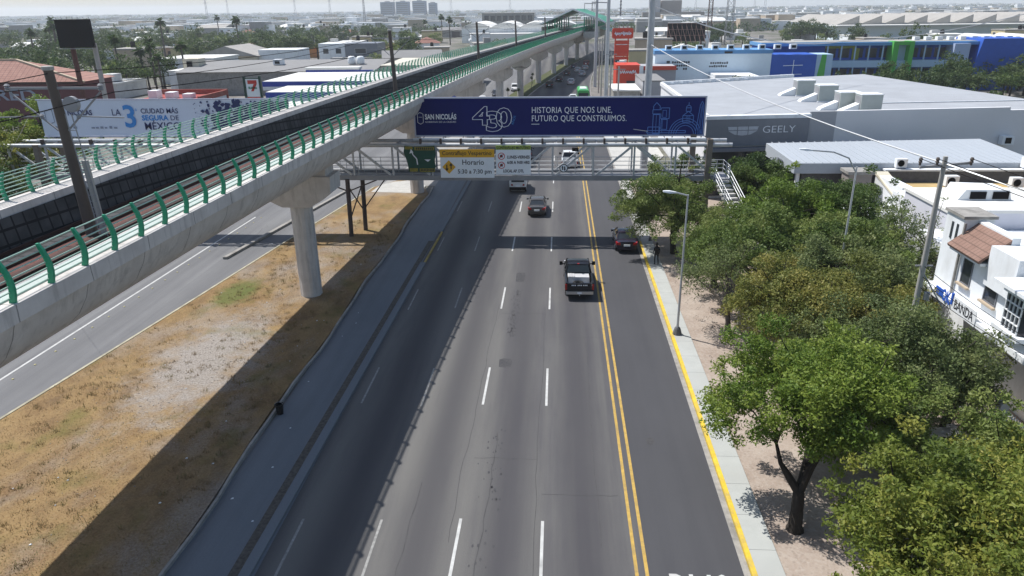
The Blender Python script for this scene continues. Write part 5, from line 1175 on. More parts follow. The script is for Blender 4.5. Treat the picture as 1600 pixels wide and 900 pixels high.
b.build('fascia_mark', M['clad_dark'], W)
for (x, y) in ((21.2,64.7),(21.0,72.0)): part(W, 'porch_post', M['white'], x-0.15, x+0.15, y-0.15, y+0.15, 0.0, 5.09)

H1 = empty('house', (27,60,0), 'low white house with taupe chimney box left of the ochre roof', 'house')
part(H1, 'wall', M['white'], 27.3, 28.2, 58.0, 63.2, 0, 5.3); part(H1, 'side_wall', M['white'], 22.5, 27.28, 58.5, 60.0, 0, 3.2)
b = MB(); b.box(24.6,26.5,62.0,63.6,0,5.5); ch = b.build('chimney', M['taupe'], H1); part(ch, 'coping', M['kerb'], 24.45, 26.65, 61.85, 63.75, 5.5, 5.75)
b = MB(); b.hexa([(27.2,56.5,3.6),(28.3,56.5,3.6),(28.3,63.3,5.3),(27.2,63.3,5.3)],[(27.2,56.5,3.75),(28.3,56.5,3.75),(28.3,63.3,5.5),(27.2,63.3,5.5)]); b.build('coping', M['cream'], H1)
r = empty('water_tank', (34.6,57.2,3.96), 'round peach water tank on the red roof near the utility pole', 'tank'); b = MB(); b.lathe([(0.05,0),(0.75,0.02),(0.78,1.1),(0.5,1.35),(0.2,1.4),(0.03,1.41)], (34.6,57.2,3.96), 14); b.build('vessel', M['peach'], r, smooth=True); b = MB(); b.lathe([(0.22,0),(0.22,0.08),(0.02,0.1)], (34.6,57.2,5.37), 10); b.build('lid', M['black'], r)
r = empty('satellite_dish', (34.0,52.5,6.2), 'small pale satellite dish on the off white roof at the right edge', 'dish'); b = MB(); b.lathe([(0.05,0.0),(0.25,0.05),(0.42,0.18)], (34.0,52.5,6.75), 12); b.build('reflector', M['galv'], r); b = MB(); b.tube([(34.0,52.5,6.2),(34.0,52.5,6.76)], 0.04, 6); b.build('mast', M['galv_dark'], r)
H2 = empty('house', (34,61,0), 'house with ochre coated flat roof below the grey workshop wing', 'house')
part(H2, 'wall', M['cream'], 28.3, 41.5, 58.5, 63.6, 0, 4.4); part(H2, 'roof', M['ochre'], 28.3, 41.5, 58.5, 63.55, 4.4, 4.48)
b = MB(); b.box(28.3,41.6,63.6,63.9,0,5.45); pw = b.build('parapet', M['brick_dark'], H2); part(pw, 'coping', M['white'], 28.2, 41.7, 63.55, 64.15, 5.45, 5.6)
H3 = empty('house', (33,58,0), 'house with deep red flat roof and white box walls by the utility pole', 'house')
part(H3, 'wall', M['white'], 26.8, 40.5, 55.0, 58.4, 0, 3.85); part(H3, 'roof', M['red_roof'], 28.5, 40.5, 55.1, 58.4, 3.855, 3.95); part(H3, 'tall_wall', M['white'], 26.4, 28.0, 55.6, 57.6, 0, 5.2); part(H3, 'fascia', M['red_roof'], 28.0, 40.6, 58.405, 58.48, 3.0, 4.55)
part(H3, 'roof_box', M['peach'], 31.0, 32.9, 56.0, 58.0, 3.96, 5.1)
ac_unit(29.6, 64.05, 5.62, 1.0, 'small white air conditioner on the white coping at the left end of the dark parapet'); ac_unit(40.2, 64.02, 5.62, 1.15, 'white air conditioner on the coping at the right end of the dark parapet'); ac_unit(33.0, 62.0, 4.48, 1.15, 'white air conditioner on the ochre roof left of the utility pole top'); ac_unit(38.0, 61.5, 4.48, 1.1, 'white air conditioner on the ochre roof further right'); ac_unit(33.6, 56.6, 3.96, 1.0, 'white air conditioner beside the peach box on the red roof')
r = empty('vent_box', (29,51,6.2), 'wide white vent box with two dark fan openings on the off white roof', 'vent')
b = MB(); b.hexa([(27.6,50.6,6.202),(31.2,50.6,6.202),(31.2,52.6,6.202),(27.6,52.6,6.202)],[(28.1,50.6,6.95),(31.0,50.6,6.9),(30.8,52.5,6.95),(27.9,52.5,7.05)]); b.build('casing', M['white'], r)
for x in (28.9,30.4): part(r, 'fan_opening', M['black'], x-0.5, x+0.55, 50.53, 50.58, 6.3, 6.8)
# white corner house and the taller block behind it
H5 = empty('house', (33,50,0), 'white house with flat off white roof and twin vent box just behind the corner house', 'house')
part(H5, 'wall', mat('pale_lilac_render', (0.62,0.62,0.67), 0.8, 0.06, 0.7), 25.8, 46.0, 48.0, 54.3, 0, 6.0); part(H5, 'roof', M['white_roof'], 25.7, 46.1, 47.9, 54.4, 6.0, 6.2); part(H5, 'side_wall', M['white'], 24.0, 46, 39.2, 47.85, 0, 4.9)
H6 = empty('corner_house', (21.5,34,0), 'white two storey corner house with brown tile awning and black BANDA lettering', 'house')
part(H6, 'wall', M['white'], 21.0, 46.0, 26.0, 38.8, 4.6, 7.0); part(H6, 'ground_floor_wall', M['white'], 22.6, 46.0, 26.0, 38.7, 0, 4.3); part(H6, 'floor_slab', M['white'], 20.2, 46.0, 25.8, 38.85, 4.3, 4.6)
part(H6, 'terrace_roof', M['white_roof'], 21.6, 46.0, 26.4, 38.6, 7.0, 7.1)
part(H6, 'facade_pier', M['white'], 20.9, 22.4, 37.2, 38.95, 4.6, 8.6); part(H6, 'pier_coping', M['kerb'], 20.8, 22.5, 37.1, 39.05, 8.6, 8.75)
for y in (37.6,38.1): part(H6, 'slit_vent', M['glass_win'], 20.86, 20.89, y, y+0.16, 7.3, 8.2)
b = MB(); b.hexa([(20.3,34.2,7.2),(20.3,37.18,7.2),(21.6,37.18,8.25),(21.6,34.2,8.25)],[(20.25,34.2,7.32),(20.25,37.18,7.32),(21.6,37.18,8.4),(21.6,34.2,8.4)]); b.build('tile_awning', M['tile_brown'], H6)
part(H6, 'awning_back', M['white'], 21.605, 22.0, 34.2, 37.18, 7.1, 8.5)
part(H6, 'awning_shelf', M['white'], 20.4, 21.0, 34.25, 37.15, 7.05, 7.19)
part(H6, 'parapet_block', M['white'], 20.7, 22.2, 31.9, 34.18, 6.2, 8.15); part(H6, 'white_canopy', M['white'], 19.6, 22.5, 29.0, 31.7, 7.3, 7.45)
part(H6, 'downpipe', M['kerb'], 20.85, 20.95, 37.0, 37.1, 4.6, 8.4)
for (ya, yb, za, zb) in ((35.7,36.6,5.4,6.95),(33.3,34.4,5.3,6.85)):
    o = window(H6, ya, yb, 21.0, za, zb, '-x', fr='clad_dark')
    part(o, 'sill', M['tan'], 20.8, 20.95, ya-0.1, yb+0.1, za-0.1, za)
b = MB(); b.loft([[(21.0,30.0,z),(20.3,30.3,z),(20.3,31.5,z),(21.0,31.8,z)] for z in (5.2,6.9)]); bay = b.build('bay_window', M['glass_win'], H6)
b = MB()
for k in range(5): b.box(20.24,20.3,30.3+k*0.29-0.02,30.3+k*0.29+0.02,5.2,6.9)
for k in range(5): b.box(20.23,20.3,30.28,31.52,5.2+k*0.425-0.02,5.2+k*0.425+0.02)
b.build('glazing_bar', M['white'], bay); part(bay, 'sill', M['white'], 20.1, 21.0, 29.9, 31.9, 5.0, 5.195); part(bay, 'head', M['white'], 20.1, 21.0, 29.9, 31.9, 6.905, 7.1)
b = MB(); put_text(b, 'BANDA', (20.14,35.2,4.5), (0,-1,0), (0,0,1), size=0.72, bold=0.0, width=1.75); b.build('shop_lettering', M['black_print'], H6)
part(H6, 'sign_board', M['white'], 20.155, 20.195, 33.2, 35.4, 4.31, 5.1)
b = MB(); put_text(b, 'OK', (20.10,36.35,4.55), (0,-1,0), (0,0,1), size=0.8, bold=0.05, width=0.85)
b.build('blue_lettering', M['blue_wall'], H6); b = MB(); b.box(20.12,20.19,36.4,37.1,4.62,5.0); b.box(20.11,20.19,35.35,35.5,4.6,5.2); b.build('blue_plate', M['blue_wall'], H6)
fc = empty('iron_fence', (19.8,30,0), 'white barred fence below the bay window at the right edge', 'fence')
b = MB()
for k in range(40): b.box(19.75,19.8,26+k*0.16,26.04+k*0.16,0.3,2.3)
b.box(19.74,19.81,26,32.4,0.5,0.56); b.box(19.74,19.81,26,32.4,2.1,2.16); b.build('bars', M['white'], fc); part(fc, 'plinth', M['peach'], 19.65, 19.9, 26, 32.4, 0, 0.3)
for y in (26,29.2,32.4): part(fc, 'pillar', M['white'], 19.6, 19.95, y-0.18, y+0.18, 0, 2.5)
sedan((0.72,0.72,0.72), 17.9, 27.7, 0.1, 'white parked car glimpsed between the trees at the right edge')

# restaurant, its sign tower and the small grey house
Rr = empty('restaurant', (16,160,0), 'small bright red orange restaurant front beside the steel poles', 'restaurant')
part(Rr, 'wall', M['red_sign'], 12.2, 17.2, 160, 168, 0, 7.4); part(Rr, 'white_trim', M['white'], 17.0, 17.8, 159.7, 160.0, 3.6, 7.3); part(Rr, 'red_band', M['red_sign'], 17.8, 25.0, 162.0, 162.3, 6.2, 7.0); part(Rr, 'grey_wall', M['wall_mid'], 17.82, 25, 162.31, 170, 0, 6.9); part(Rr, 'door', M['glass_win'], 14.4, 16.2, 159.9, 159.98, 1.0, 4.2)
def scribble(b, x0, x1, z, h, y, rad, n=40, seed=1):
    r = random.Random(seed); b.tube([(x0+(x1-x0)*i/n, y, z+h*0.5*math.sin(i*1.9+r.uniform(-.5,.5))*(0.5+0.5*r.random())) for i in range(n+1)], rad, 4)
b = MB(); scribble(b, 12.9, 16.4, 6.0, 0.9, 159.9, 0.09, 26, 2); b.build('script_lettering', M['print_white'], Rr)
T = empty('sign_tower', (14,180,0), 'tall red sign tower with scrolling white script above the red restaurant', 'sign')
for x in (13.2,16.2):
    b = MB(); b.tube([(x,180,0),(x,180,13.8)], 0.16, 8); b.build('leg', M['red_sign'], T)
b = MB(); b.loft([[(12.4+dx,y_,11.9+dz) for dx, dz in ((0.3,0),(4.6,0),(4.9,0.3),(4.9,2.0),(4.6,2.3),(0.3,2.3),(0,2.0),(0,0.3))] for y_ in (179.6,180.2)]); pn = b.build('top_panel', M['red_sign'], T)
b = MB(); scribble(b, 13.0, 16.8, 13.0, 1.1, 179.5, 0.1, 28, 3); b.build('script_lettering', M['print_white'], pn)
for z0, z1 in ((10.7,11.5),(8.0,10.5),(7.2,7.9)): part(T, 'lower_panel', M['red_sign'], 13.1, 16.4, 179.6, 180.1, z0, z1)
part(T, 'white_panel', M['white'], 13.8, 15.6, 179.5, 179.59, 5.9, 6.9); 
b = MB()
for x in (13,14,15,16): b.bar((x,180,14.2),(x,180,15.2),0.25)
b.build('finial', M['kerb'], T)
G5 = empty('house', (12,150,0), 'small grey house with cluttered white roof behind the navy banner right half', 'house')
part(G5, 'wall', M['kerb'], 10.4, 15.2, 140, 152, 0, 4.2); part(G5, 'roof', M['white_roof'], 10.2, 15.4, 139.8, 152.2, 4.2, 4.4); window(G5, 11, 12.2, 140, 1.4, 2.8); window(G5, 13, 14.2, 140, 1.4, 2.8)
G6 = empty('house', (17,150,0), 'narrow grey house with dark roof before the left end of the pale blue wall', 'house')
part(G6, 'wall', M['wall_mid'], 16.0, 20.2, 143, 158, 0, 5.6); part(G6, 'roof', M['grey_shed'], 15.9, 20.3, 142.9, 158.1, 5.6, 5.8); window(G6, 16.8, 17.9, 143, 1.5, 2.9); window(G6, 18.3, 19.4, 143, 1.5, 2.9)

# school compound: pale blue hall, navy mural, long blue classroom block
S0 = empty('school_hall', (31,172,0), 'very pale blue hall wall with small black lettering behind the dealership roof', 'building')
part(S0, 'wall', M['blue_white'], 21.4, 46.8, 170, 178, 0, 8.9); part(S0, 'cornice', M['blue_mid'], 21.2, 47.0, 169.85, 178.1, 8.9, 9.7); part(S0, 'mural_wall', M['blue_wall'], 46.82, 56.5, 169.9, 178, 0, 8.6)
b = MB(); b.add([(56.52,169.88,0),(58.6,169.88,0),(58.6,169.88,8.6),(57.6,169.88,8.6)], [(0,1,2,3)]); b.build('mural_edge', M['green_wall'], S0); part(S0, 'end_pier', M['blue_pale'], 56.53, 60.0, 169.95, 176, 0, 8.6)
b = MB(); rr_ = random.Random(6)
for (x0, z) in ((25.2,7.2),(25.2,6.5),(25.2,5.8),(33.6,7.0),(33.4,6.3)):
    for k in range(8): 
        if rr_.random() < 0.9: b.box(x0+k*0.5,x0+k*0.5+0.34,169.93,169.96,z-0.22,z+rr_.uniform(0.1,0.25))
b.box(24.0,24.7,169.93,169.96,7.0,7.5); b.box(22.4,23.5,169.93,169.96,6.1,6.5); b.box(36.5,38.2,169.7,169.84,9.0,9.4); b.build('wall_lettering', M['black_print'], S0)
b = MB(); b.tube([(51.5,169.6,1.2),(51.6,169.6,7.5)],0.08,5); b.bar((49.4,169.6,6.3),(53.6,169.6,6.4),0.14); b.bar((49.0,169.6,4.4),(53.6,169.6,4.5),0.1); b.build('mural_drawing', M['blue_white'], S0)
part(S0, 'porch', M['white'], 33.5, 37.5, 163, 169.8, 0, 5.0); part(S0, 'side_block', M['white'], 37.5, 42, 160, 169.8, 0, 5.0)
for k in range(9):
    x = 24.5+k*3.4
    r = empty('roof_cooler', (x,172,9.7), 'small white cooler in the row along the pale blue hall roof', 'air conditioner', 'white coolers along the hall roof'); part(r, 'casing', M['white'], x-0.7, x+0.7, 171.2, 172.4, 9.705, 10.7); part(r, 'grille', M['black'], x-0.45, x+0.45, 171.15, 171.19, 9.95, 10.5)
S1 = empty('school_block', (75,180,0), 'long two storey blue school block with yellow and green accents behind the trees', 'school')
part(S1, 'wall', M['blue_wall'], 47.0, 100, 181.5, 189, 0, 9.9); part(S1, 'roof_slab', M['blue_mid'], 46.5, 101, 178.6, 189.4, 9.9, 10.6); part(S1, 'gallery', M['blue_pale'], 60.1, 89, 178.8, 181.4, 5.1, 6.6); part(S1, 'lower_band', M['blue_wall'], 60.1, 89, 178.7, 178.8, 0, 1.6)
part(S1, 'roof_deck', M['asb'], 47, 100.6, 180, 189, 10.61, 10.7)
for i in range(9):
    x = 62+i*3.1
    if 75.5 < x < 79: continue
    part(S1, 'window', M['glass_win'], x, x+2.5, 181.4, 181.48, 7.1, 9.2); part(S1, 'window', M['glass_win'], x, x+2.5, 181.4, 181.48, 1.7, 4.6); part(S1, 'gallery_post', M['blue_pale'], x-0.35, x-0.1, 178.9, 179.2, 0, 9.89)
part(S1, 'yellow_band', M['lime_wall'], 62, 69, 181.3, 181.38, 9.2, 9.88); part(S1, 'lime_panel', M['lime_wall'], 68.2, 69.8, 181.3, 181.38, 6.7, 9.2)
part(S1, 'stair_tower', M['green_wall'], 75.8, 77.0, 177.6, 181, 0, 10.8); part(S1, 'stair_tower', M['green_wall'], 79.4, 80.4, 177.6, 181, 0, 10.8); part(S1, 'stair_tower', M['green_wall'], 77.0, 79.4, 177.7, 178.4, 10.0, 10.8); part(S1, 'stair_wall', M['blue_pale'], 77.01, 79.39, 179.5, 180, 0, 9.95)
part(S1, 'end_pylon', mat('lilac_blue_paint', (0.40,0.48,0.66), 0.7, 0.05), 89.2, 92.6, 177.5, 181.4, 0, 10.2); b = MB(); b.hexa([(93.0,177.4,0),(104.5,177.4,0),(104.5,189.6,0),(93.0,189.6,0)],[(95.2,177.4,11.2),(106.2,177.4,11.2),(106.2,189.6,11.2),(95.2,189.6,11.2)]); b.build('slanted_end_wall', M['blue_wall'], S1)
for i in range(9): part(S1, 'roof_tank', M['white'], 83+i*2.6, 84.2+i*2.6, 184, 185.4, 10.71, 11.5)
wr = empty('gym_roof', (120,200,0), 'white corrugated roofs right of the slanted blue school wall', 'building'); part(wr, 'wall', M['cream'], 106.5, 150, 192, 215, 0, 9); b = MB()
for k in range(5): b.prism([(106+k*9,191.6),(115+k*9,191.6),(115+k*9,215.5),(106+k*9,215.5)], 9, 9.1); b.hexa([(106+k*9,191.6,9.1),(114.9+k*9,191.6,9.1),(114.9+k*9,215.5,9.1),(106+k*9,215.5,9.1)],[(110+k*9,191.6,11),(111+k*9,191.6,11),(111+k*9,215.5,11),(110+k*9,215.5,11)])
b.build('roof', M['white_roof'], wr)
# factory with saw-tooth roofs
F_ = empty('factory', (200,430,0), 'long pale factory with row of saw tooth roofs across the top right', 'factory')
part(F_, 'wall', M['blue_white'], 150, 330, 428, 470, 0, 7.5); part(F_, 'low_roof', M['white_roof'], 148, 332, 420, 440, 7.5, 7.9)
b = MB()
for k in range(15):
    x = 152+k*12; b.add([(x,432,8),(x+12,432,8),(x+12,520,8),(x,520,8),(x+11.6,432,12.6),(x+11.6,520,12.6)], [(0,4,5,3),(0,1,4),(3,5,2),(1,2,5,4)])
b.build('saw_tooth_roof', M['asb'], F_)
# rusty billboard frame and lattice towers
BB = empty('old_billboard', (43,262,0), 'black rear of an old billboard with reddish steel frame and slanted struts', 'billboard'); part(BB, 'panel', M['black'], 36.6, 49.2, 262, 262.3, 7.6, 13.4)
b = MB()
for x in np.arange(36.6,49.3,1.57): b.bar((x,261.9,7.4),(x,261.9,13.4),0.1); b.bar((x,261.8,12.6),(x+1.6,259.5,7.0),0.12)
for z in (7.6,9.5,11.4,13.3): b.bar((36.6,261.85,z),(49.2,261.85,z),0.1)
b.build('strut', mat('pale_rusty_strut', (0.34,0.20,0.16), 0.8, 0.25, 1), BB)
for x in (38,43,48): part(BB, 'leg', M['rust_dark'], x-0.25, x+0.25, 261.5, 261.9, 0, 7.6)
def lattice(x, y, h, w0, w1, label, m):
    r = empty('lattice_tower', (x,y,0), label, 'tower'); b = MB(); n = int(h/(w0*1.1))
    for sx in (-1,1):
        for sy in (-1,1): b.bar((x+sx*w0/2,y+sy*w0/2,0),(x+sx*w1/2,y+sy*w1/2,h),0.22)
    b.build('leg', m, r); b = MB()
    for i in range(n):
        t0, t1 = i/n, (i+1)/n; a, c = (w0+(w1-w0)*t0)/2, (w0+(w1-w0)*t1)/2
        for (p, q) in (((-1,-1),(1,-1)),((1,-1),(1,1)),((1,1),(-1,1)),((-1,1),(-1,-1))):
            b.bar((x+p[0]*a,y+p[1]*a,h*t0),(x+q[0]*c,y+q[1]*c,h*t1),0.12); b.bar((x+p[0]*a,y+p[1]*a,h*t0),(x+q[0]*a,y+q[1]*a,h*t0),0.12)
    b.build('bracing', m, r)
lattice(80.5, 370, 40, 3.2, 2.6, 'wide dark lattice mast cut by the top edge right of the billboard frame', M['galv_dark'])
lattice(77, 400, 40, 2.2, 1.4, 'red and white lattice mast cut by the top edge left of the wider mast', M['rust'])
lattice(-195, 765, 33, 2.0, 1.0, 'thin antenna mast above the houses left of the three hazy towers', M['galv_dark'])
SI = empty('grain_works', (129,900,0), 'hazy grey industrial block behind the steel pole at the top', 'building'); part(SI, 'block', M['wall_mid'], 106, 116, 900, 930, 0, 26); part(SI, 'block', M['taupe'], 118, 141, 905, 930, 0, 24.5); part(SI, 'low_hall', M['taupe'], 95, 165, 890, 899, 0, 12)
M['tower_haze_blue'] = mat('haze_blue_tower_wall', (0.13,0.19,0.28), 0.8, 0.05, 0.05)  # blue of the distant haze is put into this wall colour
for i, (x0, x1, h) in enumerate(((-396,-367,33.5),(-361,-332.5,34),(-324,-295,35),(-288,-271,30.5))):
    nm = ['left of three hazy blue apartment towers on the horizon','middle of three hazy blue apartment towers on the horizon','right of three hazy blue apartment towers on the horizon','slimmer hazy tower just right of the three apartment towers'][i]
    r = empty('apartment_tower', ((x0+x1)/2,1700,0), nm, 'tower block'); part(r, 'wall', M['tower_haze_blue'], x0, x1, 1700, 1718, 0, h); part(r, 'stair_core', M['wall_mid'], (x0+x1)/2-4, (x0+x1)/2+4, 1699, 1717, h, h+2)
    for z in np.arange(5, h-2, 4.0): part(r, 'window_band', M['glass_win'], x0+2, x1-2, 1699.5, 1699.9, z, z+1.3)

# ------------------------------------------------------------------ metro station
SY0, SY1 = 270, 304
St = empty('metro_station', (XC(300),300,0), 'elevated metro station with green gabled roof at the far end of the viaduct', 'station')
b = MB(); rs = []
gp = [(-10.5,2.2),(-3,5.2),(1.2,7.0),(4,5.9),(9.5,4.2),(12.5,2.6)]
for y in np.linspace(SY0, SY1, 8): rs.append([vpt(y,x,z) for x,z in gp]+[vpt(y,x,z-0.35) for x,z in gp[::-1]])
b.loft(rs); b.build('roof', mat('green_station_roof', (0.05,0.26,0.16), 0.5, 0.15, 0.5), St)
b = MB()
for a, c in zip(gp, gp[1:]): b.bar(vpt(SY0-0.5,*a), vpt(SY0-0.5,*c), 0.4, 0.5)
b.build('gable_edge', M['white'], St)
b = MB()
for x in (-8,-5.2,5.2,9):
    for y in np.linspace(SY0+1, SY1-1, 7): b.bar(vpt(y,x,-0.5), vpt(y,x,2.9 if abs(x)>7 else 4.4), 0.35)
b.build('roof_column', M['post_green'], St)
for s in (-1,1):
    b = MB(); rs = []
    for y in np.linspace(SY0, SY1, 8): rs.append([vpt(y,s*4.9,-2.4),vpt(y,s*10,-2.4),vpt(y,s*10,1.2),vpt(y,s*9.7,1.2),vpt(y,s*9.7,-0.4),vpt(y,s*4.9,-0.4)])
    b.loft(rs); b.build('platform', M['concrete'], St)
b = MB()
for k in range(7):
    x = -8+k*2.6; b.bar(vpt(SY0,x,1.0),vpt(SY0,x,3.4 if x < -3 or x > 6 else 5.2),0.12)
b.bar(vpt(SY0,-8,2.0),vpt(SY0,9,2.0),0.12); b.build('end_truss', M['post_green'], St)
for s in (-1,1):
    for y in (285, 320):
        b = MB(); p = vpt(y,s*8,-2.4); b.box(p[0]-0.6,p[0]+0.6,p[1]-0.6,p[1]+0.6,0,p[2]); b.build('support', M['concrete'], St)
b = MB(); rs = []
for y in np.linspace(SY0+6, SY0+26, 4): rs.append([vpt(y,10,0.8),vpt(y,20,-2.0),vpt(y,20,-2.3),vpt(y,10,0.5)])
b.loft(rs); b.build('side_canopy', mat('pale_green_canopy', (0.2,0.45,0.33), 0.5, 0.1), St)

# ------------------------------------------------------------------ buildings on the left
B1 = empty('corner_restaurant', (-95,150,0), 'maroon building with pink tiled hip roof and pale letters behind the pale blue banner', 'building')
part(B1, 'wall', M['maroon'], -135, -86.8, 131, 141, 0, 7.4)
b = MB(); e = [(-136,130.2,7.4),(-86.0,131.0,7.4),(-86.5,142,7.4),(-136,142,7.4)]; rA, rB = (-112,136,11.0), (-101.5,136,11.0)
b.add(e+[rA,rB], [(0,1,5,4),(1,2,5),(2,3,4,5),(3,0,4)]); hr = b.build('roof', M['tile_pink'], B1)
b = MB(); b.bar(rB, e[1], 0.5, 0.3); b.bar(rA, e[0], 0.5, 0.3); b.bar(rA, rB, 0.5, 0.3); b.build('ridge', M['tan'], hr)
b = MB(); put_text(b, 'RED', (-103.5,130.9,4.2), size=2.7, bold=0.05, width=7.6); b.build('wall_lettering', M['print_grey'], B1)
part(B1, 'fascia', M['rust_dark'], -135.5, -86.5, 130.75, 130.9, 7.0, 7.38); window(B1, -92, -89, 131, 2, 4)
BL = empty('billboard', (-85,130,0), 'blank black billboard on two rusty posts at the top left', 'billboard')
part(BL, 'panel', M['black'], -88.1, -81.7, 129.6, 130.0, 13.3, 18.0)
for x, m_ in ((-86.3,'rust'),(-82.2,'pole_grey')):
    b = MB(); b.tube([(x,130.4,0),(x,130.4,14.0)], 0.42, 10); b.build('post', M[m_], BL)
b = MB()
for k in range(7): b.bar((-88+k*1.0,130.1,18.0),(-88.1+k*1.0,130.1,18.4),0.06)
b.box(-88,-81.8,129,129.55,13.1,13.2); b.build('catwalk', M['galv_dark'], BL)
SV = empty('store_sign', (-46,110,0), 'convenience store sign with red numeral seven in a dark green frame', 'sign')
part(SV, 'sign_face', M['white_clean'], -46.9, -44.9, 109.8, 110, 6.9, 9.5)
b = MB()
for x in (-47.1,-44.7): b.box(x-0.15,x+0.15,109.7,110.1,0,9.9)
b.box(-47.1,-44.7,109.75,110.05,9.5,9.65); b.build('frame', mat('dark_green_frame', (0.01,0.045,0.03), 0.5), SV)
b = MB(); b.add([(-46.6,109.76,9.3),(-45.2,109.76,9.3),(-45.2,109.76,8.8),(-45.8,109.76,7.7),(-46.2,109.76,7.7),(-45.7,109.76,8.75),(-46.6,109.76,8.75)], [(0,1,2,6),(2,3,4,5)]); b.build('numeral', M['red_print'], SV)
b = MB(); put_text(b, 'ELEVEn', (-46.55,109.76,8.05), size=0.42, bold=0.02, width=1.3); b.build('lettering', mat('green_print', (0.01,0.2,0.1), 0.5), SV)
part(SV, 'lower_panel', M['black'], -46.9, -44.9, 109.8, 110, 5.4, 6.5); part(SV, 'stripe', M['red_print'], -46.9, -44.9, 109.74, 109.79, 6.5, 6.88)
def canopy(x0, x1, y0, y1, z, label):
    r = empty('fuel_canopy', ((x0+x1)/2,y0,0), label, 'canopy')
    part(r, 'roof', M['white_roof'], x0, x1, y0, y1, z, z+0.5); part(r, 'blue_band', M['blue_stripe'], x0-0.05, x1+0.05, y0-0.1, y0-0.003, z-0.55, z+0.38); part(r, 'white_band', M['white'], x0-0.05, x1+0.05, y0-0.1, y0-0.003, z-1.3, z-0.56)
    part(r, 'end_band', M['blue_stripe'], x0-0.1, x0-0.003, y0, y1, z-0.35, z+0.28)
    for x in np.linspace(x0+3, x1-3, 4): part(r, 'column', M['white'], x-0.25, x+0.25, (y0+y1)/2-0.25, (y0+y1)/2+0.25, 0, z-0.001)
canopy(-60.5, -22, 150, 172, 5.0, 'long white canopy with royal blue band behind the left railing'); canopy(-53.5, -18, 133.5, 145, 4.6, 'shorter white canopy with royal blue band in front of the longer one')
part_b = empty('blue_wall_shop', (-44,118,0), 'dark blue painted shop front half hidden by the left railing under the store sign', 'building'); part(part_b, 'wall', M['blue_stripe'], -52, -33, 116, 124, 0, 4.2); part(part_b, 'roof', M['white_roof'], -52.2, -32.8, 115.8, 124.2, 4.2, 4.5)
sh = empty('warehouse', (-65,190,0), 'long low warehouse with plain grey roof behind the blue banded canopies', 'warehouse')
b = MB(); b.prism([(-92,176),(-44,176),(-44,212),(-92,212)], 0, 5.4); b.build('wall', M['kerb'], sh)
b = MB(); b.add([(-92.5,175.5,5.4),(-43.5,175.5,5.4),(-43.5,212.5,5.4),(-92.5,212.5,5.4),(-92.5,194,7.0),(-43.5,194,7.0)], [(0,1,5,4),(4,5,2,3),(0,4,3),(1,2,5)]); b.build('roof', M['grey_shed'], sh)
r = empty('roof_cabin', (-70,186,6), 'small white cabin sitting on the grey warehouse roof', 'cabin'); part(r, 'box', M['white'], -71.3, -69.0, 185, 187, 6.35, 7.6); part(r, 'dark_opening', M['black'], -70.8, -69.6, 184.9, 184.98, 6.6, 7.2)
cr_ = empty('hall', (-34,200,0), 'cream roofed hall behind the viaduct railing beside the grey warehouse', 'hall'); part(cr_, 'wall', M['cream'], -43.4, -22, 182, 210, 0, 6.0); part(cr_, 'roof', mat('cream_roof', (0.58,0.54,0.45), 0.85, 0.1, 0.5), -43.6, -21.8, 181.8, 210.2, 6.0, 6.2)
for i, x in enumerate((-51.5,-49.3)):
    r = empty('water_tank', (x,186,6), ['left','right'][i]+' of two white tanks standing on the grey warehouse edge', 'tank'); b = MB(); b.lathe([(0.05,0),(0.9,0.02),(1.0,0.3),(1.0,1.4),(0.7,1.75),(0.3,1.85),(0.05,1.86)], (x,186,6.4), 14); b.build('vessel', M['white'], r, smooth=True); b = MB(); b.lathe([(0.3,0),(0.3,0.12),(0.02,0.16)], (x,186,8.25), 10); b.build('lid', M['black'], r)
wa = empty('shop', (-56,178,0), 'white shop with dark blue eave before the two white tanks', 'shop'); part(wa, 'wall', M['white'], -59, -46.5, 173, 175.4, 0, 6.0); part(wa, 'eave', M['blue_stripe'], -59, -43, 172.8, 172.99, 5.3, 5.9); part(wa, 'roof', M['white_roof'], -59.2, -46.3, 172.75, 175.45, 6.0, 6.5)
rp = empty('house', (-74,140,0), 'low building with bright red roof parapet above the pale blue banner', 'house'); part(rp, 'wall', M['white'], -76, -63.5, 128, 139, 0, 4.1); part(rp, 'roof', M['red_roof'], -76.2, -63.3, 127.8, 139.2, 4.1, 4.2)
b = MB(); b.box(-76.2,-63.3,139.21,139.6,0,5.1); b.box(-63.7,-63.3,127.8,139.2,4.205,5.0); b.build('parapet', mat('faded_red_render', (0.30,0.07,0.05), 0.85, 0.2, 1, stain=0.5, stain_scale=0.6, stain_col=(0.5,0.3,0.25)), rp)
for k in range(3): part(rp, 'roof_box', M['white'], -75+k*3.2, -73.4+k*3.2, 132, 134, 4.205, 5.6-k*0.3)
wh = empty('house', (-75,268,0), 'two storey house half white half dark slate by the second catenary pole', 'house'); part(wh, 'wall', M['white'], -84, -74.5, 262, 274, 0, 8.0); part(wh, 'slate_wall', M['clad_dark'], -74.48, -63, 261.5, 274, 0, 8.0); part(wh, 'carport', M['kerb'], -74, -60, 258, 261.4, 0, 3.5); window(wh, -82.5, -80.5, 262, 4.6, 6.4); window(wh, -78, -76, 262, 4.6, 6.4); window(wh, -71, -67, 261.5, 4.6, 6.4)
for i, (x, y) in enumerate(((-108,318),(-97,316))):
    r = empty('cargo_container', (x,y,0), ['left','right'][i]+' of two orange cargo containers behind the grey warehouse', 'container'); m_ = mat('orange_container', (0.52,0.23,0.06), 0.7, 0.12, 1); part(r, 'box', m_, x-5.2, x+5.2, y, y+4, 0, 5.2)
    b = MB()
    for k in range(16): b.box(x-5+k*0.65,x-4.8+k*0.65,y-0.08,y-0.003,0.2,5.0)
    b.build('corrugation', m_, r)
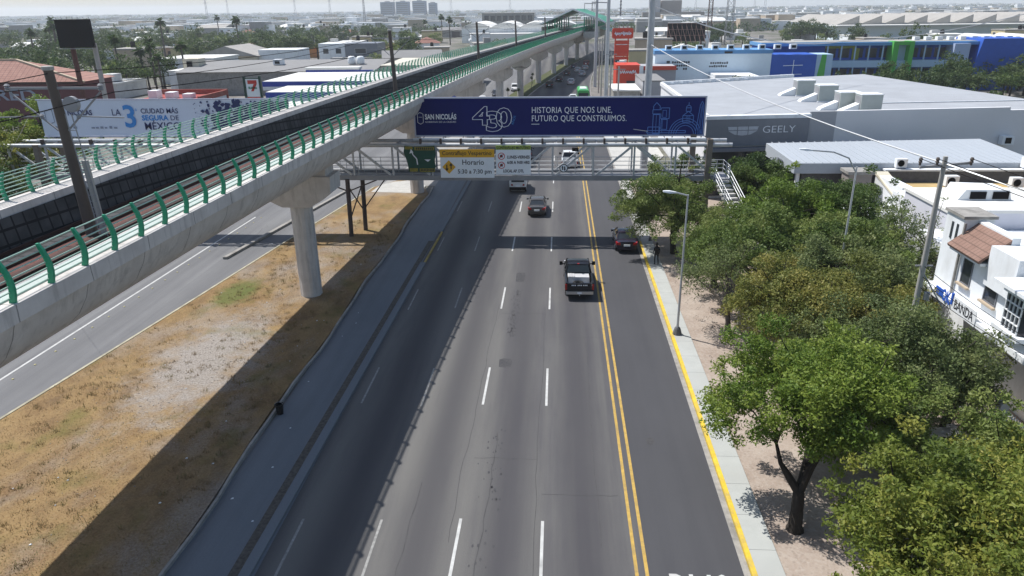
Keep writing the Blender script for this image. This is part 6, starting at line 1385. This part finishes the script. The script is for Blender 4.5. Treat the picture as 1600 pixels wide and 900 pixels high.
wf = empty('factory', (-20,430,0), 'large white factory hall with curved roofs left of the metro station', 'factory'); part(wf, 'wall', M['white'], -56, 12, 440, 500, 0, 8.5); b = MB()
for k in range(4): b.loft([[(-56+17*k+17*j/8, y, 8.5+2.6*math.sin(math.pi*j/8)) for j in range(9)] for y in (439.5,500)])
b.build('roof', M['white_roof'], wf); part(wf, 'lean_to', M['white_roof'], -50, 6, 425, 438, 0, 5.5)
wf2 = empty('factory', (-20,620,0), 'long grey factory with gridded wall behind the white factory hall', 'factory'); part(wf2, 'wall', M['kerb'], -62, -20, 620, 660, 0, 15); part(wf2, 'wall', M['white'], -19.9, 4, 620, 660, 0, 11)
for k in range(8): part(wf2, 'window', M['glass_win'], -60+k*5, -56.5+k*5, 619.7, 619.95, 9, 13)
dm = empty('round_hall', (-240,690,0), 'low round hall with pale domed roof in the left distance', 'hall'); b = MB(); b.lathe([(17,0),(17,5)], (-240,690,0), 24); b.build('wall', M['kerb'], dm); b = MB(); b.lathe([(18,5),(14,6.4),(8,7.6),(0.2,8.2)], (-240,690,0), 24); b.build('roof', M['white_roof'], dm, smooth=True)
hw = empty('house', (-107,232,0), 'long white flat roofed house in the block above the red parapet', 'house'); part(hw, 'wall', M['white'], -112, -96, 205, 222, 0, 6.4); part(hw, 'roof', M['white_roof'], -112.3, -95.7, 204.7, 222.3, 6.4, 6.9); window(hw, -109, -107, 205, 3, 4.6); window(hw, -101, -99, 205, 3, 4.6)
hw2 = empty('house', (-84,186,0), 'white roof terrace house with dark doorway left of the store sign', 'house'); part(hw2, 'wall', M['white'], -96, -79, 180, 196, 0, 5.2); part(hw2, 'roof', M['white_roof'], -96.2, -78.8, 179.8, 196.2, 5.2, 5.5); part(hw2, 'stair_box', M['cream'], -94, -90, 184, 188, 5.51, 8.0); part(hw2, 'dark_door', M['black'], -93, -91.6, 183.9, 183.98, 5.52, 7.4)
gb = empty('house', (-100,245,0), 'house with pale gabled roofs above the long white house', 'house'); part(gb, 'wall', M['cream'], -116, -97, 238, 256, 0, 5.5)
b = MB(); b.add([(-117,237,5.5),(-96,237,5.5),(-96,257,5.5),(-117,257,5.5),(-106.5,237,8.6),(-106.5,257,8.6)], [(0,1,4),(1,2,5,4),(2,3,5),(3,0,4,5)]); b.build('roof', M['asb'], gb); part(gb, 'side_wing', M['white'], -96.9, -84, 240, 252, 0, 7.2)

# ------------------------------------------------------------------ the city beyond: houses and trees one by one
rng = random.Random(21)
KEEP = [(-135,-80,120,165),(-96,-18,112,216),(-86,-58,255,277),(-120,-80,200,260),(-116,-88,310,326),(-64,14,420,665),(9,60,60,130),(20,110,140,220),(104,152,188,218),(146,336,418,525),(8,27,130,200),(76,85,365,374),(74,80,396,404),(94,166,888,932),(-262,-220,668,712),(-198,-190,760,770),(-92,-78,128,132)]
def free(x, y, m=3):
    if y < 420 and ML(y)-17-m < x < KR(y)+5+m: return False
    if 420 <= y < 700 and 0 < x-XC(y)+40 < 60: return False
    return all(not (a-m < x < b_+m and c-m < y < d+m) for a, b_, c, d in KEEP)
PROT = {}
def house_proto(kind, wallm, roofm):
    r = empty('house', (0,0,0))
    if kind == 'flat':
        part(r, 'wall', wallm, -5,5,-4,4,0,3.4); part(r, 'roof', roofm, -5.2,5.2,-4.2,4.2,3.4,3.75); window(r,-3.6,-2.0,-4,1.1,2.4); window(r,1.5,3.2,-4,1.1,2.4); part(r,'door',M['brown_steel'],-0.6,0.5,-4.05,-4.005,0,2.1)
        o = part(r,'roof_cabin',wallm,1.5,4.2,0,3,3.755,5.6)
    elif kind == 'two':
        part(r,'wall',wallm,-4.5,4.5,-5,5,0,6.2); part(r,'roof',roofm,-4.7,4.7,-5.2,5.2,6.2,6.6)
        for x in (-3.2,1.2): window(r,x,x+1.8,-5,4.0,5.4); window(r,x,x+1.8,-5,1.0,2.3)
        part(r,'balcony',M['white'],-3.6,3.6,-6.0,-5.005,3.0,3.9)
        b = MB(); b.lathe([(0.05,0),(0.7,0.02),(0.7,1.3),(0.3,1.6),(0.05,1.62)], (2,2,6.6), 10); b.build('water_tank', M['black'], r)
    elif kind == 'gable':
        part(r,'wall',wallm,-7,7,-5,5,0,4); b = MB(); b.add([(-7.4,-5.5,4),(7.4,-5.5,4),(7.4,5.5,4),(-7.4,5.5,4),(-7.4,0,5.7),(7.4,0,5.7)],[(0,1,5,4),(2,3,4,5),(0,4,3),(1,2,5)]); b.build('roof', roofm, r); part(r,'door',M['brown_steel'],-2,2,-5.06,-5.005,0,3.2); window(r,3.2,5.4,-5,1.6,2.8)
    elif kind == 'hip':
        part(r,'wall',wallm,-5,5,-5,5,0,3.6); b = MB(); b.add([(-5.6,-5.6,3.6),(5.6,-5.6,3.6),(5.6,5.6,3.6),(-5.6,5.6,3.6),(-1.5,0,5.8),(1.5,0,5.8)],[(0,1,5,4),(1,2,5),(2,3,4,5),(3,0,4)]); b.build('roof', roofm, r); window(r,-3.8,-2,-5,1.1,2.4); window(r,2,3.8,-5,1.1,2.4)
    else:
        part(r,'wall',wallm,-14,14,-9,9,0,6.5); b = MB(); b.loft([[(-14.5+29*j/8,y,6.5+1.9*math.sin(math.pi*j/8)) for j in range(9)] for y in (-9.3,9.3)]); b.build('roof', roofm, r); part(r,'gate',M['blue_mid'],-3,3,-9.08,-9.005,0,4.5)
        for x in (-11,7): part(r,'window',M['glass_win'],x,x+4,-9.07,-9.005,4.3,5.5)
    return r
M['wall_w2'] = mat('dusty_white_render', (0.62,0.61,0.58), 0.85, 0.08, 0.5, stain=0.3); M['wall_y'] = mat('pale_yellow_render', (0.55,0.46,0.26), 0.85, 0.08, 0.5); M['wall_g'] = mat('grey_block_render', (0.30,0.295,0.285), 0.9, 0.12, 0.6); M['tile_red'] = roof_tile_mat('red_clay_tiles', (0.22,0.09,0.065), (0.33,0.15,0.11), 0.6, 0.3, 'X')
KINDS_ = [('flat','wall_w2','white_roof','small white flat roofed house with a roof cabin'),('flat','wall_g','asb','small grey flat roofed house with a roof cabin'),('flat','peach','asb','small peach flat roofed house with a roof cabin'),
 ('two','white','white_roof','white two storey house with balcony and black tank'),('two','tan','asb','tan two storey house with balcony and black tank'),('two','wall_y','kerb','pale yellow two storey house with balcony and black tank'),
 ('gable','kerb','grey_shed','grey workshop with low gabled roof'),('gable','white','white_roof','white workshop with low gabled roof'),('hip','white','tile_red','white house with red tiled hip roof'),('shed','white','white_roof','big white shed with curved roof'),('shed','wall_g','asb','big dusty shed with curved roof')]
WT = [24,20,9,14,9,6,10,7,6,3,2]
placed = []
def put_house(x, y, side):
    k = rng.choices(range(len(KINDS_)), WT)[0]; kind, wm, rm, lab = KINDS_[k]
    rad = 17 if kind == 'shed' else 8.5
    if not free(x, y, rad) or any((x-a)**2+(y-c)**2 < (rad+d)**2 for a, c, d in placed): return False
    placed.append((x, y, rad))
    if k in PROT: o = copy_tree(PROT[k])
    else: o = PROT[k] = house_proto(kind, M[wm], M[rm])
    s = rng.uniform(0.9,1.2); o.scale = (s*rng.uniform(.9,1.25), s, s*rng.uniform(.9,1.15)); o.location = (x,y,0); o.rotation_euler = (0,0,rng.choice((0,0,math.pi/2,-math.pi/2,math.pi))+rng.uniform(-.15,.15)+ (0.1 if side == 'left' else 0))
    tag(o, lab+f' {side} of the viaduct', 'house', f'{lab}s {side} of the viaduct'); return True
def spot(side):
    y = 165*math.exp(rng.random()*math.log(1000/165))
    x = rng.uniform(-0.82*y, XC(min(y,420))-18) if side == 'left' else rng.uniform(KR(min(y,420))+6 if y < 420 else 0.06*y, 0.64*y)
    return x, y
for side, n in (('left',110),('right',85)):
    c = 0; t = 0
    while c < n and t < 9000:
        t += 1; x, y = spot(side)
        if put_house(x, y, side): c += 1
# trees of the city
def tree_proto(seed, R_, h, n, size, dens, kind='city', palm=False):
    r = empty('palm_tree' if palm else 'city_tree', (0,0,0))
    if palm:
        b = MB(); b.tube([(0,0,0),(0.15,0,h*0.5),(0,0.1,h)], [0.3,0.24,0.2], 7); b.build('trunk', M['bark_grey'], r)
        rr = random.Random(seed); b = MB()
        for i in range(34):
            a = rr.uniform(0,6.28); el = rr.uniform(-0.9,1.1); L_ = rr.uniform(1.5,2.3); d = Vector((math.cos(a)*math.cos(el),math.sin(a)*math.cos(el),math.sin(el))); s = d.cross(Vector((0,0,1))).normalized()
            p0 = Vector((0,0.1,h)); p1 = p0+d*L_*0.55; p2 = p0+d*L_-Vector((0,0,0.5)); wd = 0.5
            b.add([p0, p1-s*wd, p2, p1+s*wd], [(0,1,2,3)])
        me = b.build('crown', LEAF[kind], r)
        return r
    b = MB(); b.tube([(0,0,0),(0.1,0,h*0.3),(0,0.1,h*0.6)], [0.3,0.24,0.12], 6); b.build('trunk', M['bark'], r)
    V, F, T = leaf_cloud(crown_clumps((0,0,h*0.55), R_, h*0.45, n, seed, 0.9, 1.6, hollow=0.35), dens, size, seed); np_mesh('crown', V, F, LEAF[kind], r, T); return r
TP = [(tree_proto(1,4.0,7.0,26,0.30,34), 'broad dusty green city tree'), (tree_proto(2,3.2,6.2,22,0.28,36,'dark'), 'dark round city tree'), (tree_proto(3,5.0,8.0,34,0.32,30), 'large spreading city tree'), (tree_proto(4,3.0,5.2,20,0.27,36,'mesq'), 'small grey green city tree'), (tree_proto(5,4.4,7.6,30,0.30,32,'city'), 'tall uneven city tree')]
PALMS = (tree_proto(6,0,11,0,0,0,'dark',True), 'slender fan palm')
used = set(); tpl = []
def put_tree(x, y, side, k, s, group=None, lab=None):
    pr, l0 = TP[k] if k >= 0 else PALMS
    if k in used: o = copy_tree(pr)
    else: o = pr; used.add(k)
    o.location = (x,y,0); o.rotation_euler = (0,0,rng.uniform(0,6.28)); o.scale = (s*rng.uniform(.9,1.15), s*rng.uniform(.9,1.15), s*rng.uniform(.85,1.2))
    tag(o, lab or f'{l0} among the houses {side} of the viaduct', 'tree', group or f'{l0}s {side} of the viaduct'); tpl.append((x,y))
# groves read off the photograph: (x, y, spread x, spread y, count)
for (x, y, sx, sy, n, side) in ((-115,182,18,10,8,'left'),(-150,218,26,16,16,'left'),(-122,285,22,18,14,'left'),(-190,300,35,26,22,'left'),(-165,380,34,26,16,'left'),(-225,390,40,35,20,'left'),(-62,300,10,12,5,'left'),(-110,420,34,28,14,'left'),(-60,258,7,5,3,'left'),(-128,180,14,8,7,'left'),(-300,470,50,30,14,'left'),(-150,470,60,30,12,'left'),
        (88,165,7,7,8,'right'),(100,172,10,5,9,'right'),(70,158,8,6,8,'right'),(58,140,4,9,5,'right'),(62,112,4,8,4,'right'),(75,400,22,10,9,'right'),(135,400,20,10,12,'right'),(48,300,14,14,6,'right'),(112,250,10,8,5,'right')):
    c = 0; t = 0
    while c < n and t < 300:
        t += 1; a, b_ = rng.gauss(x,sx*0.6), rng.gauss(y,sy*0.6)
        if side == 'left' and not free(a,b_,1): continue
        if any((a-p)**2+(b_-q)**2 < 9 for p, q in tpl): continue
        near = side == 'right' and b_ < 185
        k = rng.choice((0,1,2,3,4)); put_tree(a, b_, side, k, rng.uniform(0.75,1.0) if near else rng.uniform(1.0,1.4), 'trees before the blue school' if near else None, f'{TP[k][1]} in the clump before the blue school' if near else None); c += 1
put_tree(36.0, 152, 'right', 1, 0.95, 'trees before the pale blue hall', 'lone dark tree before the pale blue hall wall'); put_tree(21.5, 134, 'right', 3, 0.8, 'shrubs by the hall', 'small tree at the foot of the pale blue hall wall left end')
c = 0; t = 0
while c < 80 and t < 6000:
    t += 1; side = 'left' if rng.random() < 0.66 else 'right'; x, y = spot(side)
    if y < 230 or not free(x,y,1.5) or any((x-a)**2+(y-q)**2 < (d*0.75)**2 for a, q, d in placed): continue
    put_tree(x, y, side, rng.choice((0,0,1,2,3,4)), rng.uniform(.8,1.3)); c += 1
for (x, y, s) in ((-208,290,1.3),(-205,300,1.4),(-214,310,1.2),(-260,380,1.3),(-225,330,1.2),(-176,330,1.25),(-180,420,1.2),(-236,520,1.3),(-150,350,1.2),(-330,520,1.3),(-118,196,1.0),(-112,202,0.95),(-108,190,1.0),(-103,186,0.9),(-96,176,0.85),(-101,198,1.0),(-60,420,1.2),(-84,480,1.2),(-72,470,1.1)): put_tree(x, y, 'left', -1, s)
for k, y in enumerate((157,163,176,184,196)): put_tree(XC(y)-0.9+1.5*(k%2), y, 'left', -1, 0.24, 'young palms on the far median', 'young palm on the green median between far viaduct columns')
# far city and woods that read as one mass
cl = []; rr_ = np.random.default_rng(5)
for i in range(3600):
    y = 560*math.exp(rr_.random()*math.log(4200/560)); x = rr_.uniform(-0.85,0.68)*y
    if -0.03*y < x-0.02*y < 0.03*y and y < 700: continue
    if any(a-6 < x < b_+6 and c_-14 < y < d+6 for a, b_, c_, d in KEEP): continue
    s = rr_.uniform(2.5,5.5)*(1+y/2500); cl.append((x,y,rr_.uniform(1.8,4.2),s,rr_.random()))
V, F, T = leaf_cloud(cl, 1.7, 1.25, 9, up=0.8); o = np_mesh('distant_trees', V, F, LEAF['city'], None, T); o['kind'] = 'stuff'
b = MB()
for i in range(2600):
    y = 600*math.exp(rr_.random()*math.log(4500/600)); x = rr_.uniform(-0.85,0.68)*y
    if any(a-12 < x < b_+12 and c_-25 < y < d+12 for a, b_, c_, d in KEEP): continue
    wx, wy, h = rr_.uniform(4,11)*(1+y/4000), rr_.uniform(4,9), rr_.choice([3.2,3.5,6,6.5,7,9])*rr_.uniform(.9,1.2); m_ = int(rr_.choice([0,0,0,1,2,3])); b.box(x-wx,x+wx,y-wy,y+wy,0,h,m_); b.box(x-wx-.2,x+wx+.2,y-wy-.2,y+wy+.2,h,h+0.4,int(rr_.choice([0,1,1])))
o = b.build('distant_houses', [M['white'],M['wall_w2'],M['tan'],M['wall_g']]); o['kind'] = 'stuff'
for i, (x, y, h) in enumerate(((-300,1400,60),(-520,1500,48),(-700,1600,52),(-560,1200,42),(-210,1500,70),(-95,1500,60),(-390,1300,44),(60,1300,58),(175,1200,52),(390,1500,60),(420,1700,50),(-330,1800,55),(260,1500,56))):
    r = empty('transmission_tower', (x,y,0), f'thin hazy pylon on the {"left" if x < 0 else "right"} hand horizon', 'pylon', f'hazy pylons on the {"left" if x < 0 else "right"} horizon'); q = MB()
    for s in (-1,1): q.bar((x+s*2.2,y,0),(x+s*0.3,y,h),0.4)
    for k in range(6): q.bar((x-2.2+0.33*k,y,h*k/6),(x+1.9-0.33*k,y,h*(k+1)/6),0.22)
    q.build('mast', M['galv_dark'], r); q = MB()
    for z in (0.75,0.86,0.96): q.bar((x-4,y,h*z),(x+4,y,h*z),0.35)
    q.build('crossarm', M['galv_dark'], r)

# ------------------------------------------------------------------ air
hz = MB(); hz.box(-6100,6100,-320,9100,-1.5,75); h = hz.build('haze', []); h['kind'] = 'stuff'
hm = bpy.data.materials.new('haze_air'); hm.use_nodes = True; t = hm.node_tree; t.nodes.remove(t.nodes['Principled BSDF'])
pv = t.nodes.new('ShaderNodeVolumePrincipled'); pv.inputs['Color'].default_value = (0.90,0.95,1.0,1); pv.inputs['Density'].default_value = 0.00018; pv.inputs['Anisotropy'].default_value = 0.2
t.links.new(pv.outputs[0], t.nodes['Material Output'].inputs['Volume']); h.data.materials.append(hm)
